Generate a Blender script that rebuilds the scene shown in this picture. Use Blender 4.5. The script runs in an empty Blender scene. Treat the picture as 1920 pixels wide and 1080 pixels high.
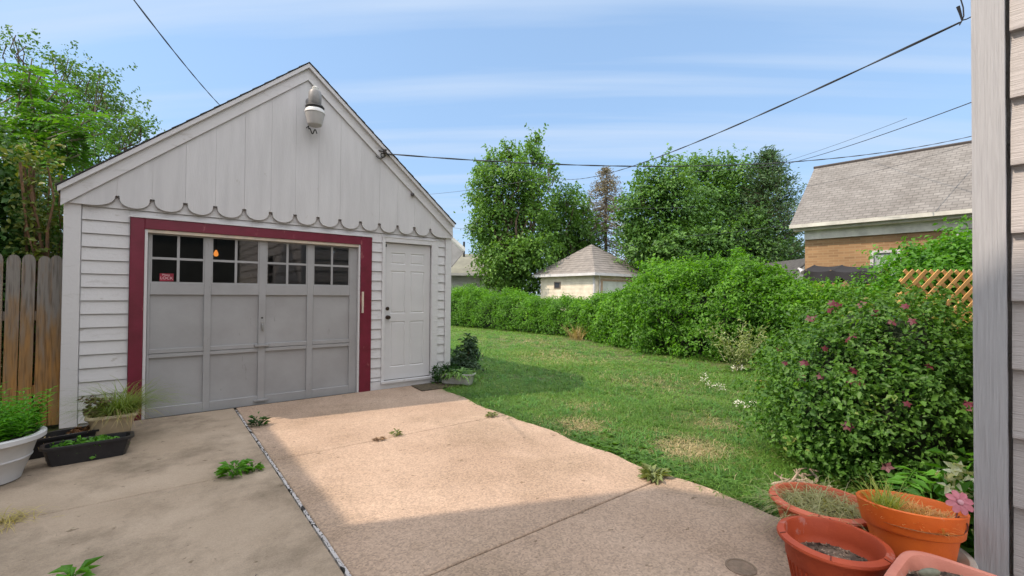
import bpy, math, random
import numpy as np
from mathutils import Vector, Matrix
S = bpy.context.scene
COL = S.collection
rng = np.random.default_rng(7)
random.seed(7)
R = math.radians

# ------------------------------------------------------------------ camera
cd = bpy.data.cameras.new('camera'); cam = bpy.data.objects.new('camera', cd); COL.objects.link(cam)
cd.sensor_width = 36.0; cd.lens = 36.0 * 853 / 1920; cd.clip_end = 2000; cd.clip_start = 0.05
yaw, pitch, roll = R(38.05), R(0.8), R(0.45)
F0 = Vector((math.sin(yaw), math.cos(yaw), 0)); R0 = Vector((math.cos(yaw), -math.sin(yaw), 0)); U0 = Vector((0, 0, 1))
F = F0*math.cos(pitch) + U0*math.sin(pitch); U1 = U0*math.cos(pitch) - F0*math.sin(pitch)
RV = R0*math.cos(roll) + U1*math.sin(roll); UV = U1*math.cos(roll) - R0*math.sin(roll)
M = Matrix((RV, UV, -F)).transposed().to_4x4(); M.translation = (0, 0, 1.4)
cam.matrix_world = M
S.camera = cam
S.render.resolution_x = 1024; S.render.resolution_y = 576

# ------------------------------------------------------------------ sun, sky, exposure
SUN = Vector((-.82, .34, 1.0)).normalized()          # towards the sun
EL = math.asin(SUN.z); AZ = math.atan2(SUN.x, SUN.y)  # azimuth from +Y towards +X
sd = bpy.data.lights.new('sun', 'SUN'); sd.energy = 2.0; sd.angle = R(0.6); sd.color = (1.0, .83, .67)
so = bpy.data.objects.new('sun', sd); COL.objects.link(so)
so.rotation_euler = SUN.to_track_quat('Z', 'Y').to_euler(); so.location = (-10, 5, 15)
W = bpy.data.worlds.new('World'); S.world = W; W.use_nodes = True
wt = W.node_tree; wt.nodes.clear()
def N(t, typ, **k):
    n = t.nodes.new(typ)
    for a, b in k.items(): setattr(n, a, b)
    return n
wo = N(wt, 'ShaderNodeOutputWorld'); bg = N(wt, 'ShaderNodeBackground'); bg.inputs[1].default_value = 0.15
sky = N(wt, 'ShaderNodeTexSky', sky_type='NISHITA', sun_disc=False, sun_elevation=EL, sun_rotation=AZ,
        air_density=1.0, dust_density=0.15, ozone_density=2.6, altitude=0)
tc = N(wt, 'ShaderNodeTexCoord'); L = wt.links.new
# thin cirrus on a high flat layer: direction / height, combed across the view
sep = N(wt, 'ShaderNodeSeparateXYZ'); mxz = N(wt, 'ShaderNodeMath', operation='MAXIMUM'); mxz.inputs[1].default_value = .03
add = N(wt, 'ShaderNodeMath', operation='ADD'); add.inputs[1].default_value = .10
L(tc.outputs['Generated'], sep.inputs[0]); L(sep.outputs[2], mxz.inputs[0]); L(mxz.outputs[0], add.inputs[0])
dv = N(wt, 'ShaderNodeVectorMath', operation='DIVIDE'); cb3 = N(wt, 'ShaderNodeCombineXYZ')
for i in range(3): L(add.outputs[0], cb3.inputs[i])
L(tc.outputs['Generated'], dv.inputs[0]); L(cb3.outputs[0], dv.inputs[1])
mp0 = N(wt, 'ShaderNodeMapping'); mp0.inputs['Rotation'].default_value = (0, 0, yaw + R(3)); L(dv.outputs[0], mp0.inputs[0])
mp = N(wt, 'ShaderNodeMapping'); mp.inputs['Scale'].default_value = (.30, 3.0, 0); mp.inputs['Location'].default_value = (3.3, .9, 0); L(mp0.outputs[0], mp.inputs[0])
nz = N(wt, 'ShaderNodeTexNoise'); nz.inputs['Scale'].default_value = 1.0; nz.inputs['Detail'].default_value = 6; nz.inputs['Roughness'].default_value = .5
nz.inputs['Distortion'].default_value = .15; L(mp.outputs[0], nz.inputs['Vector'])
rp = N(wt, 'ShaderNodeValToRGB'); rp.color_ramp.elements[0].position = .46; rp.color_ramp.elements[1].position = .70
rp.color_ramp.elements[0].color = (0, 0, 0, 1); rp.color_ramp.elements[1].color = (.8, .8, .8, 1); L(nz.outputs['Fac'], rp.inputs[0])
mx = N(wt, 'ShaderNodeMix', data_type='RGBA'); mx.inputs[7].default_value = (1.8, 2.2, 2.8, 1)
tint = N(wt, 'ShaderNodeMix', data_type='RGBA', blend_type='MULTIPLY'); tint.inputs[0].default_value = 1; tint.inputs[7].default_value = (1.16, 1.0, .86, 1); L(sky.outputs[0], tint.inputs[6])
# high thin veil thickens towards the horizon
veil = N(wt, 'ShaderNodeMapRange'); veil.inputs[1].default_value = .0; veil.inputs[2].default_value = .5; veil.inputs[3].default_value = .85; veil.inputs[4].default_value = .6
L(sep.outputs[2], veil.inputs[0]); vm = N(wt, 'ShaderNodeMix', data_type='RGBA'); vm.inputs[7].default_value = (.86, 1.45, 2.35, 1); L(veil.outputs[0], vm.inputs[0]); L(tint.outputs[2], vm.inputs[6])
L(rp.outputs[0], mx.inputs[0]); L(vm.outputs[2], mx.inputs[6])
# bright area added to the unseen sky (behind and above the viewer): soft white fill on the garage front
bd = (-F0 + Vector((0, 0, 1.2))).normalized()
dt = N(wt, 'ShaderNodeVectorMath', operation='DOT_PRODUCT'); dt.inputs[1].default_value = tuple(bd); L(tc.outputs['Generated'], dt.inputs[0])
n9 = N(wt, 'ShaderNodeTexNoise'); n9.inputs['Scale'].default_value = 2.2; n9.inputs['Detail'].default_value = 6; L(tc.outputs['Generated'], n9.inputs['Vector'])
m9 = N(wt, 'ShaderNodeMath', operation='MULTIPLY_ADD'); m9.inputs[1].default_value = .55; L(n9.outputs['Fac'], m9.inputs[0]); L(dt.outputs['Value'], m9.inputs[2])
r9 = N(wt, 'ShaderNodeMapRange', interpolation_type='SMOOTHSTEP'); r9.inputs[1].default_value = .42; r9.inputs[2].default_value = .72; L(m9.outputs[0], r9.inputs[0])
sky_fill = N(wt, 'ShaderNodeMix', data_type='RGBA'); sky_fill.inputs[7].default_value = (6.9, 7.0, 7.4, 1); L(r9.outputs[0], sky_fill.inputs[0]); L(mx.outputs[2], sky_fill.inputs[6]); L(sky_fill.outputs[2], bg.inputs[0]); L(bg.outputs[0], wo.inputs[0])
S.view_settings.view_transform = 'Standard'; S.view_settings.look = 'None'
S.view_settings.exposure = 1.24; S.view_settings.gamma = 1
S.cycles.max_bounces = 7; S.cycles.transparent_max_bounces = 12

# ------------------------------------------------------------------ helpers
def base_mat(name):
    m = bpy.data.materials.new(name); m.use_nodes = True
    t = m.node_tree; b = t.nodes['Principled BSDF']
    return m, t, b
def col4(c): return (c[0], c[1], c[2], 1)
def mat(name, c, rough=.6, var=.15, scale=6, c2=None, bump=.0, bscale=60, metal=0, stretch=(1, 1, 1), detail=5, spec=.4, lo=.35, hi=.65, bstretch=None, island=0, fleck=None):
    """two-tone noise paint: c and c2 (default: c darkened), plus a fine bump"""
    m, t, b = base_mat(name)
    if c2 is None: c2 = tuple(x*(1-var*2) for x in c)
    tc = N(t, 'ShaderNodeTexCoord'); mp = N(t, 'ShaderNodeMapping'); mp.inputs['Scale'].default_value = stretch
    nz = N(t, 'ShaderNodeTexNoise'); nz.inputs['Scale'].default_value = scale; nz.inputs['Detail'].default_value = detail; nz.inputs['Roughness'].default_value = .62
    rp = N(t, 'ShaderNodeValToRGB'); rp.color_ramp.elements[0].position = lo; rp.color_ramp.elements[1].position = hi
    rp.color_ramp.elements[0].color = col4(c2); rp.color_ramp.elements[1].color = col4(c)
    t.links.new(tc.outputs['Object'], mp.inputs[0]); t.links.new(mp.outputs[0], nz.inputs['Vector']); t.links.new(nz.outputs['Fac'], rp.inputs[0])
    out = rp.outputs[0]
    if fleck:   # worn spots: (colour, noise scale, threshold, stretch)
        fc, fs, ft, fst = fleck; fm_ = N(t, 'ShaderNodeMapping'); fm_.inputs['Scale'].default_value = fst; fn = N(t, 'ShaderNodeTexNoise'); fn.inputs['Scale'].default_value = fs; fn.inputs['Detail'].default_value = 9; fn.inputs['Roughness'].default_value = .68
        fr_ = N(t, 'ShaderNodeMapRange'); fr_.inputs[1].default_value = ft; fr_.inputs[2].default_value = ft+.035; fx = N(t, 'ShaderNodeMix', data_type='RGBA'); fx.inputs[7].default_value = col4(fc)
        t.links.new(tc.outputs['Object'], fm_.inputs[0]); t.links.new(fm_.outputs[0], fn.inputs['Vector']); t.links.new(fn.outputs['Fac'], fr_.inputs[0]); t.links.new(fr_.outputs[0], fx.inputs[0]); t.links.new(out, fx.inputs[6]); out = fx.outputs[2]
    if island:
        ge = N(t, 'ShaderNodeNewGeometry'); mr = N(t, 'ShaderNodeMapRange'); mr.inputs[3].default_value = 1-island; mr.inputs[4].default_value = 1+island
        hs = N(t, 'ShaderNodeHueSaturation'); t.links.new(ge.outputs['Random Per Island'], mr.inputs[0]); t.links.new(mr.outputs[0], hs.inputs['Value']); t.links.new(out, hs.inputs['Color']); out = hs.outputs[0]
    t.links.new(out, b.inputs['Base Color'])
    b.inputs['Roughness'].default_value = rough; b.inputs['Metallic'].default_value = metal; b.inputs['Specular IOR Level'].default_value = spec
    if bump:
        n2 = N(t, 'ShaderNodeTexNoise'); n2.inputs['Scale'].default_value = bscale; n2.inputs['Detail'].default_value = 4
        bp = N(t, 'ShaderNodeBump'); bp.inputs['Strength'].default_value = bump; bp.inputs['Distance'].default_value = .01
        if bstretch:
            m2 = N(t, 'ShaderNodeMapping'); m2.inputs['Scale'].default_value = bstretch
            t.links.new(tc.outputs['Object'], m2.inputs[0]); t.links.new(m2.outputs[0], n2.inputs['Vector'])
        else: t.links.new(tc.outputs['Object'], n2.inputs['Vector'])
        t.links.new(n2.outputs['Fac'], bp.inputs['Height']); t.links.new(bp.outputs[0], b.inputs['Normal'])
    return m
def leafmat(name, c1, c2, c3=None, trans=.35, rough=.5, nscale=1.2):
    """leaf colour varies leaf by leaf and slowly over the crown; light comes through"""
    m, t, b = base_mat(name)
    ge = N(t, 'ShaderNodeNewGeometry'); rp = N(t, 'ShaderNodeValToRGB')
    e = rp.color_ramp.elements; e[0].color = col4(c1); e[1].color = col4(c2); e[0].position = .05; e[1].position = .85
    if c3: x = e.new(.96); x.color = col4(c3)
    tc = N(t, 'ShaderNodeTexCoord'); nz = N(t, 'ShaderNodeTexNoise'); nz.inputs['Scale'].default_value = nscale; nz.inputs['Detail'].default_value = 3
    ad = N(t, 'ShaderNodeMath', operation='ADD'); mu = N(t, 'ShaderNodeMath', operation='MULTIPLY'); mu.inputs[1].default_value = .62
    mr = N(t, 'ShaderNodeMapRange'); mr.inputs[1].default_value = .3; mr.inputs[2].default_value = .7; mr.inputs[3].default_value = 0; mr.inputs[4].default_value = .38
    t.links.new(ge.outputs['Random Per Island'], mu.inputs[0]); t.links.new(tc.outputs['Object'], nz.inputs['Vector']); t.links.new(nz.outputs['Fac'], mr.inputs[0])
    t.links.new(mu.outputs[0], ad.inputs[0]); t.links.new(mr.outputs[0], ad.inputs[1]); t.links.new(ad.outputs[0], rp.inputs[0])
    t.links.new(rp.outputs[0], b.inputs['Base Color']); b.inputs['Roughness'].default_value = rough; b.inputs['Specular IOR Level'].default_value = .35
    tr = N(t, 'ShaderNodeBsdfTranslucent'); g = N(t, 'ShaderNodeMix', data_type='RGBA', blend_type='MULTIPLY'); g.inputs[0].default_value = 1; g.inputs[7].default_value = (1.5, 1.45, .5, 1)
    t.links.new(rp.outputs[0], g.inputs[6]); t.links.new(g.outputs[2], tr.inputs[0])
    ms = N(t, 'ShaderNodeMixShader'); ms.inputs[0].default_value = trans
    t.links.new(b.outputs[0], ms.inputs[1]); t.links.new(tr.outputs[0], ms.inputs[2]); t.links.new(ms.outputs[0], t.nodes['Material Output'].inputs[0])
    return m

def tag(o, label=None, cat=None, group=None, kind=None):
    if label: o['label'] = label
    if cat: o['category'] = cat
    if group: o['group'] = group
    if kind: o['kind'] = kind
    return o
def thing(name, loc, label, cat, group=None):
    o = bpy.data.objects.new(name, None); o.empty_display_size = .1; COL.objects.link(o); o.location = loc
    return tag(o, label, cat, group)
def link(name, me, m, base=None, smooth=False):
    ms = m if isinstance(m, (list, tuple)) else [m]
    for x in ms: me.materials.append(x)
    if smooth: me.polygons.foreach_set('use_smooth', [True]*len(me.polygons))
    o = bpy.data.objects.new(name, me); COL.objects.link(o)
    return o
def absloc(o):
    l = Vector(o.location)
    while o.parent: o = o.parent; l += Vector(o.location)
    return l
class B:
    """collects shapes in world coordinates, builds ONE mesh"""
    def __init__(s): s.v = []; s.f = []; s.mi = []; s.cur = 0
    def add(s, vs, fs):
        n = len(s.v); s.v += [tuple(x) for x in vs]; s.f += [tuple(i+n for i in f) for f in fs]; s.mi += [s.cur]*len(fs); return s
    def box(s, x0, x1, y0, y1, z0, z1):
        return s.add([(x0,y0,z0),(x1,y0,z0),(x1,y1,z0),(x0,y1,z0),(x0,y0,z1),(x1,y0,z1),(x1,y1,z1),(x0,y1,z1)],
                     [(0,3,2,1),(4,5,6,7),(0,1,5,4),(1,2,6,5),(2,3,7,6),(3,0,4,7)])
    def bbox(s, x0, x1, y0, y1, z0, z1, b=.004):
        """box whose four -Y side edges are chamfered"""
        n = [(x0,y1,z0),(x1,y1,z0),(x1,y1,z1),(x0,y1,z1),(x0,y0+b,z0),(x1,y0+b,z0),(x1,y0+b,z1),(x0,y0+b,z1),(x0+b,y0,z0+b),(x1-b,y0,z0+b),(x1-b,y0,z1-b),(x0+b,y0,z1-b)]
        return s.add(n, [(3,2,1,0),(0,1,5,4),(1,2,6,5),(2,3,7,6),(3,0,4,7),(4,5,9,8),(5,6,10,9),(6,7,11,10),(7,4,8,11),(8,9,10,11)])
    def prism(s, pts, axis, a0, a1):
        """extrude a 2D outline; axis 'y': pts are (x,z); 'x': (y,z); 'z': (x,y)"""
        def P(p, a): return {'y': (p[0], a, p[1]), 'x': (a, p[0], p[1]), 'z': (p[0], p[1], a)}[axis]
        n = len(pts); vs = [P(p, a0) for p in pts] + [P(p, a1) for p in pts]
        return s.add(vs, [tuple(range(n)), tuple(range(2*n-1, n-1, -1))] + [(i+n, (i+1) % n+n, (i+1) % n, i) for i in range(n)])
    def tube(s, pts, rad, seg=7, cap=True):
        pts = [Vector(p) for p in pts]; n = len(pts)
        if not hasattr(rad, '__len__'): rad = [rad]*n
        vs = []; u = None
        for i, p in enumerate(pts):
            d = (pts[min(i+1, n-1)] - pts[max(i-1, 0)])
            d = d.normalized() if d.length > 1e-9 else Vector((0, 0, 1))
            if u is None: u = d.orthogonal().normalized()
            u = (u - d*u.dot(d)); u = u.normalized() if u.length > 1e-6 else d.orthogonal().normalized()
            w = d.cross(u)
            for k in range(seg):
                a = 2*math.pi*k/seg; vs.append(p + (u*math.cos(a) + w*math.sin(a))*rad[i])
        fs = [(i*seg+k, i*seg+(k+1) % seg, (i+1)*seg+(k+1) % seg, (i+1)*seg+k) for i in range(n-1) for k in range(seg)]
        if cap: fs += [tuple(range(seg-1, -1, -1)), tuple(range((n-1)*seg, n*seg))]
        return s.add(vs, fs)
    def lathe(s, prof, c, seg=40, sx=1, sy=1, rot=0, tilt=None, sq=0):
        """prof [(r,z)], around c; sq>0 squares the round outline off"""
        vs = []
        for r, z in prof:
            for k in range(seg):
                a = 2*math.pi*k/seg; ca, sa = math.cos(a), math.sin(a)
                q = 1.0
                if sq: q = 1/((abs(ca)**sq + abs(sa)**sq)**(1/sq))
                p = Vector((r*ca*q*sx, r*sa*q*sy, z)); p.rotate(Matrix.Rotation(rot, 3, 'Z'))
                if tilt is not None: p.rotate(tilt)
                vs.append(p + Vector(c))
        n = len(prof)
        fs = [(i*seg+k, i*seg+(k+1) % seg, (i+1)*seg+(k+1) % seg, (i+1)*seg+k) for i in range(n-1) for k in range(seg)]
        fs += [tuple(range(seg-1, -1, -1)), tuple(range((n-1)*seg, n*seg))]
        return s.add(vs, fs)
    def build(s, name, m, parent=None, smooth=False, origin=None):
        me = bpy.data.meshes.new(name)
        if parent: og = absloc(parent)
        elif origin is not None: og = Vector(origin)
        else: og = Vector((0, 0, 0))
        me.from_pydata([(x-og.x, y-og.y, z-og.z) for x, y, z in s.v], [], s.f); me.update()
        o = link(name, me, m)
        if any(s.mi): me.polygons.foreach_set('material_index', s.mi)
        if smooth:
            me.polygons.foreach_set('use_smooth', [True]*len(me.polygons))
            me.set_sharp_from_angle(angle=R(38))
        if parent: o.parent = parent
        else: o.location = og
        return o
def np_mesh(name, V, FA, m, parent=None, origin=None, smooth=False):
    """V (n,3) world, FA (f,k) faces of equal size"""
    og = absloc(parent) if parent else Vector(origin or (0, 0, 0))
    V = np.asarray(V, float) - np.array(og)
    me = bpy.data.meshes.new(name); k = FA.shape[1]
    me.vertices.add(len(V)); me.vertices.foreach_set('co', V.astype(np.float32).ravel())
    me.loops.add(FA.size); me.loops.foreach_set('vertex_index', FA.astype(np.int32).ravel())
    me.polygons.add(len(FA)); me.polygons.foreach_set('loop_start', (np.arange(len(FA))*k).astype(np.int32))
    me.update(calc_edges=True); me.validate()
    if smooth: me.polygons.foreach_set('use_smooth', [True]*len(me.polygons))
    o = link(name, me, m)
    if parent: o.parent = parent
    else: o.location = og
    return o
def unit(a): return a/np.maximum(np.linalg.norm(a, axis=1, keepdims=True), 1e-9)
def leaf_geo(P, Nrm, size, aspect=.55, droop=.35, fold=.18, T=None):
    """folded diamond leaves: 4 vertices, 2 triangles each"""
    n = len(P); size = np.broadcast_to(size, (n,))[:, None]
    Nrm = unit(Nrm)
    if T is None:
        T = rng.normal(size=(n, 3)); T[:, 2] -= droop
    T = unit(T - Nrm*np.sum(T*Nrm, 1, keepdims=True)); Bn = np.cross(Nrm, T)
    b = P; tip = P + T*size - Nrm*size*.12; mid = P + T*size*.48
    l = mid + Bn*size*aspect*.5 + Nrm*size*fold; r = mid - Bn*size*aspect*.5 + Nrm*size*fold
    V = np.stack([b, l, tip, r], 1).reshape(-1, 3); i = np.arange(n)[:, None]*4
    return V, np.concatenate([i+[0, 3, 2], i+[0, 2, 1]], 1).reshape(-1, 3)
def blade_geo(P, D, Ln, Wd, bend, nseg=3, tipw=.1, gravity=1.0):
    """arching strips. D initial direction (unit), bend sideways lean"""
    n = len(P); Ln = np.broadcast_to(Ln, (n,))[:, None]; Wd = np.broadcast_to(Wd, (n,))[:, None]; bend = np.broadcast_to(bend, (n,))[:, None]
    D = unit(D); H = D.copy(); H[:, 2] = 0; H = unit(H + 1e-4); side = unit(np.cross(D, np.array([[0, 0, 1.]])) + rng.normal(size=(n, 3))*.02)
    rows = []; p = P.copy(); d = D.copy()
    for k in range(nseg+1):
        t = k/nseg; w = Wd*(1-(1-tipw)*t**1.6)*(.55+.45*min(1, t*3+.25))
        rows += [p - side*w/2, p + side*w/2]
        d = unit(d + H*bend*.5/nseg*2 - np.array([[0, 0, 1.]])*bend*gravity/nseg*(k+.5)/nseg*2)
        p = p + d*Ln/nseg
    V = np.stack(rows, 1).reshape(-1, 3); m = 2*(nseg+1); i = np.arange(n)[:, None]*m
    fs = np.concatenate([i+[2*k, 2*k+1, 2*k+3, 2*k+2] for k in range(nseg)], 1).reshape(-1, 4)
    return V, fs
def merge(gs):
    Vs = []; Fs = []; n = 0
    for V, Fc in gs: Vs.append(V); Fs.append(Fc+n); n += len(V)
    return np.concatenate(Vs), np.concatenate(Fs)
def ray(px, py): return F*853 + RV*(px-960) - UV*(py-540)
def at(px, py, d):
    """real point at depth d along a sight line (used to survey the site)"""
    return Vector((0, 0, 1.4)) + ray(px, py)*(d/853)

# ------------------------------------------------------------------ materials
white_paint = mat('white_paint', (.53,.525,.53), .55, scale=3, c2=(.45,.445,.45), bump=.12, bscale=90)
peel_paint = mat('peeling_white_paint', (.54,.535,.54), .55, scale=9, c2=(.42,.41,.40), lo=.26, hi=.42, bump=.25, bscale=35, stretch=(.5,1,1.6), fleck=((.40,.38,.36), 7, .64, (.8,1,2.2)))
door_paint = mat('grey_door_paint', (.315,.315,.32), .5, scale=2.2, c2=(.27,.268,.27), bump=.08, bscale=120, fleck=((.235,.23,.23), 5, .66, (2.5,1,.5)))
steel_paint = mat('door_white', (.54,.535,.54), .42, scale=1.6, c2=(.50,.495,.50))
red_paint = mat('burgundy_paint', (.150,.011,.030), .42, scale=5, c2=(.11,.008,.020), bump=.1, bscale=70, fleck=((.24,.07,.08), 7, .62, (1,1,.4)))
cream_paint = mat('cream_stop_paint', (.62,.52,.40), .6, scale=8, c2=(.45,.40,.34))
dark_gap = mat('dark_gap', (.02,.02,.02), .9)
black_metal = mat('black_metal', (.025,.024,.022), .5, bump=.1)
grey_metal = mat('galvanised', (.42,.42,.42), .35, scale=12, metal=.8)
bronze = mat('aged_bronze', (.07,.05,.04), .35, scale=30, metal=.7)
dark_shingle = mat('dark_shingle', (.07,.068,.065), .9, scale=9, c2=(.04,.04,.04), bump=.4, bscale=40)

# ------------------------------------------------------------------ the ground
def slabmat(name, a, b, stain, speck, specksize, bump):
    m, t, p = base_mat(name)
    tc = N(t, 'ShaderNodeTexCoord')
    def noise(sc, d=5, st=None, ro=.6):
        n = N(t, 'ShaderNodeTexNoise'); n.inputs['Scale'].default_value = sc; n.inputs['Detail'].default_value = d; n.inputs['Roughness'].default_value = ro
        if st:
            mm = N(t, 'ShaderNodeMapping'); mm.inputs['Scale'].default_value = st; t.links.new(tc.outputs['Object'], mm.inputs[0]); t.links.new(mm.outputs[0], n.inputs['Vector'])
        else: t.links.new(tc.outputs['Object'], n.inputs['Vector'])
        return n.outputs['Fac']
    def ramp(s, lo, hi, c0, c1):
        r = N(t, 'ShaderNodeValToRGB'); r.color_ramp.elements[0].position = lo; r.color_ramp.elements[1].position = hi
        r.color_ramp.elements[0].color = col4(c0); r.color_ramp.elements[1].color = col4(c1); t.links.new(s, r.inputs[0]); return r.outputs[0]
    def mul(x, y, f=1.0):
        g = N(t, 'ShaderNodeMix', data_type='RGBA', blend_type='MULTIPLY'); g.inputs[0].default_value = f; t.links.new(x, g.inputs[6]); t.links.new(y, g.inputs[7]); return g.outputs[2]
    c = ramp(noise(1.1, 6), .35, .65, a, b)
    c = mul(c, ramp(noise(.9, 8, None, .7), .36, .52, (stain, stain, stain*.97), (1, 1, 1)))
    vo = N(t, 'ShaderNodeTexVoronoi'); vo.inputs['Scale'].default_value = specksize; t.links.new(tc.outputs['Object'], vo.inputs['Vector'])
    sp = N(t, 'ShaderNodeSeparateColor'); t.links.new(vo.outputs['Color'], sp.inputs[0])
    c = mul(c, ramp(sp.outputs[0], .05, .95, (1-speck,)*3, (1+speck*.7, 1+speck*.6, 1+speck*.5)))
    c = mul(c, ramp(noise(10, 4, (1, 1.5, 1)), .30, .35, (.55, .53, .50), (1, 1, 1)))        # small dark drips
    t.links.new(c, p.inputs['Base Color']); p.inputs['Roughness'].default_value = .92; p.inputs['Specular IOR Level'].default_value = .2
    bp = N(t, 'ShaderNodeBump'); bp.inputs['Strength'].default_value = bump; bp.inputs['Distance'].default_value = .006
    t.links.new(noise(specksize*1.1, 3), bp.inputs['Height']); t.links.new(bp.outputs[0], p.inputs['Normal'])
    return m
conc_old = slabmat('old_concrete', (.305,.24,.175), (.395,.318,.24), .56, .10, 170, .3)
conc_agg = slabmat('exposed_aggregate', (.335,.245,.18), (.415,.312,.235), .80, .24, 95, .45)
soil_m = mat('lawn_soil', (.10,.115,.035), .95, scale=3, c2=(.055,.075,.02), bump=.5, bscale=30)
# one large sheet, gently uneven away from the drive
def ground_z(x, y):
    return -.035
gx = np.concatenate([np.linspace(-400, -30, 6), np.linspace(-20, 60, 41), np.linspace(80, 500, 6)])
gy = np.concatenate([np.linspace(-300, -30, 5), np.linspace(-20, 60, 41), np.linspace(80, 500, 6)])
X, Y = np.meshgrid(gx, gy, indexing='ij')
Z = -.035 + np.where((X > 12) | (Y > 22), .10*np.sin(X*.31)*np.cos(Y*.27), 0)
V = np.stack([X, Y, Z], -1).reshape(-1, 3); ny = len(gy)
ii, jj = np.meshgrid(np.arange(len(gx)-1), np.arange(ny-1), indexing='ij'); q = (ii*ny+jj).reshape(-1, 1)
tag(np_mesh('ground', V, np.concatenate([q, q+ny, q+ny+1, q+1], 1), soil_m, smooth=True), kind='structure')

def edge_x(y):  # right edge of the concrete, a little ragged
    return 3.20 + .035*math.sin(y*2.1) + .02*math.sin(y*7.3+1) + (.16*max(0, min(1, (y-4.4)/1.0))) - (.20*max(0, min(1, (1.6-y)/1.0)))
def slab(x0, x1, y0, y1, ragged=False):
    """a slab with a softened rim; right side may be ragged"""
    b = B(); e = .006
    if not ragged:
        pts = [(x0, y0), (x1, y0), (x1, y1), (x0, y1)]
    else:
        k = max(2, int((y1-y0)/.12)); pts = [(x0, y0)] + [(edge_x(y0+(y1-y0)*i/k)+random.uniform(-.012, .012), y0+(y1-y0)*i/k) for i in range(k+1)] + [(x0, y1)]
    cx = sum(p[0] for p in pts)/len(pts); cy = (y0+y1)/2
    ins = [(p[0]+(e if p[0] < cx else -e), p[1]+(e if p[1] < cy else -e)) for p in pts]
    n = len(pts); vs = [(*p, -.12) for p in pts] + [(*p, -e) for p in pts] + [(*p, 0) for p in ins]
    fs = [tuple(range(2*n, 3*n))] + [(i+a*n, (i+1) % n+a*n, (i+1) % n+(a+1)*n, i+(a+1)*n) for i in range(n) for a in (0, 1)]
    return b.add(vs, fs)
JX = .775
dw = B(); w = .006
for y0, y1 in ((-9, -5.9), (-5.9, -1.95), (-1.95, 4.06), (4.06, 6.415)):
    s = slab(-3.4, JX-.014, y0+w, y1-w); dw.add(s.v, s.f)
dw.build('driveway', conc_old)['kind'] = 'structure'
ag = B()
for i, (y0, y1, ww) in enumerate(((-9, -5.9, w), (-5.9, -1.95, w), (-1.95, 2.05, .007), (2.05, 4.22, .0035), (4.22, 6.415, .0035))):
    s = slab(JX+.012, 3, y0+ww, y1-ww, True); ag.add(s.v, s.f)
ag.build('driveway', conc_agg)['kind'] = 'structure'
# packed dirt shows in the joints
B().box(-3.3, 3.0, -8.9, 6.4, -.11, -.022).build('joint_fill', mat('joint_dirt', (.05,.042,.03), .95, scale=20, bump=.5))['kind'] = 'structure'
# peeling strip of felt between the two pours
m, t, p = base_mat('joint_felt')
tc = N(t, 'ShaderNodeTexCoord'); mpn = N(t, 'ShaderNodeMapping'); mpn.inputs['Scale'].default_value = (9, 3.2, 1); nn = N(t, 'ShaderNodeTexNoise'); nn.inputs['Scale'].default_value = 2.6; nn.inputs['Detail'].default_value = 8
rr = N(t, 'ShaderNodeValToRGB'); rr.color_ramp.interpolation = 'CONSTANT'; e = rr.color_ramp.elements; e[0].color = (.02,.018,.016,1); e[1].position = .43; e[1].color = (.42,.40,.39,1); x = e.new(.53); x.color = (.05,.045,.04,1); x = e.new(.56); x.color = (.36,.34,.33,1)
t.links.new(tc.outputs['Object'], mpn.inputs[0]); t.links.new(mpn.outputs[0], nn.inputs['Vector']); t.links.new(nn.outputs['Fac'], rr.inputs[0]); t.links.new(rr.outputs[0], p.inputs['Base Color']); p.inputs['Roughness'].default_value = .9
js = B(); prev = None; vs = []; k = 90
for i in range(k+1):
    y = -2 + 8.3*i/k; c = JX + random.uniform(-.0025, .0025); h = random.uniform(-.004, .003)
    vs += [(c-.0125, y, -.03), (c-.009, y, h), (c+.009, y, h+random.uniform(-.003, .002)), (c+.0115, y, -.03)]
js.add(vs, [(4*i+a, 4*i+a+1, 4*i+a+5, 4*i+a+4) for i in range(k) for a in range(3)])
js.build('expansion_joint', m)['kind'] = 'structure'

# ------------------------------------------------------------------ the garage
GX0, GX1, GY, EZ, AX, AZZ = -.735, 3.755, 6.42, 2.30, 1.54, 4.41
gar = thing('garage', (1.5, 6.42, 0), 'small white gabled garage with scalloped gable trim and burgundy door frame', 'garage')
SL = (AZZ-2.44)/(AX+.79)
def roofz(x): return AZZ - SL*abs(x-AX)
# side and back walls
w = B(); w.box(GX0, GX0+.1, GY+.12, 12.4, -.05, 2.46); w.build('side_wall', white_paint, gar)
w = B(); w.box(GX1-.1, GX1, GY+.12, 12.4, -.05, 2.46); w.build('side_wall', white_paint, gar)
w = B(); w.prism([(GX0+.1, -.05), (GX1-.1, -.05), (GX1-.1, 2.52), (AX, 4.40), (GX0+.1, 2.52)], 'y', 12.3, 12.4); w.build('back_wall', white_paint, gar)
# front sheathing behind the laps, with the openings left free
DX0, DX1, DZ = -.125, 2.285, 2.10        # overhead door opening
EX0, EX1, EZ0, EZ1 = 2.655, 3.415, .115, 2.155   # side door opening
sh = B()
sh.box(GX0+.002, DX0-.02, GY+.03, GY+.12, -.05, 2.4); sh.box(DX1+.02, EX0-.02, GY+.03, GY+.12, -.05, 2.4); sh.box(EX1+.02, GX1-.002, GY+.03, GY+.12, -.05, 2.4)
sh.box(DX0-.02, DX1+.02, GY+.03, GY+.12, DZ+.02, 2.4); sh.box(EX0-.02, EX1+.02, GY+.03, GY+.12, EZ1+.02, 2.4); sh.box(EX0-.02, EX1+.02, GY+.03, GY+.12, -.05, EZ0-.03)
sh.prism([(GX0, 2.4), (GX1, 2.4), (GX1, 2.47), (AX, 4.40), (GX0, 2.47)], 'y', GY+.03, GY+.12)
sh.build('front_wall', white_paint, gar)
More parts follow.
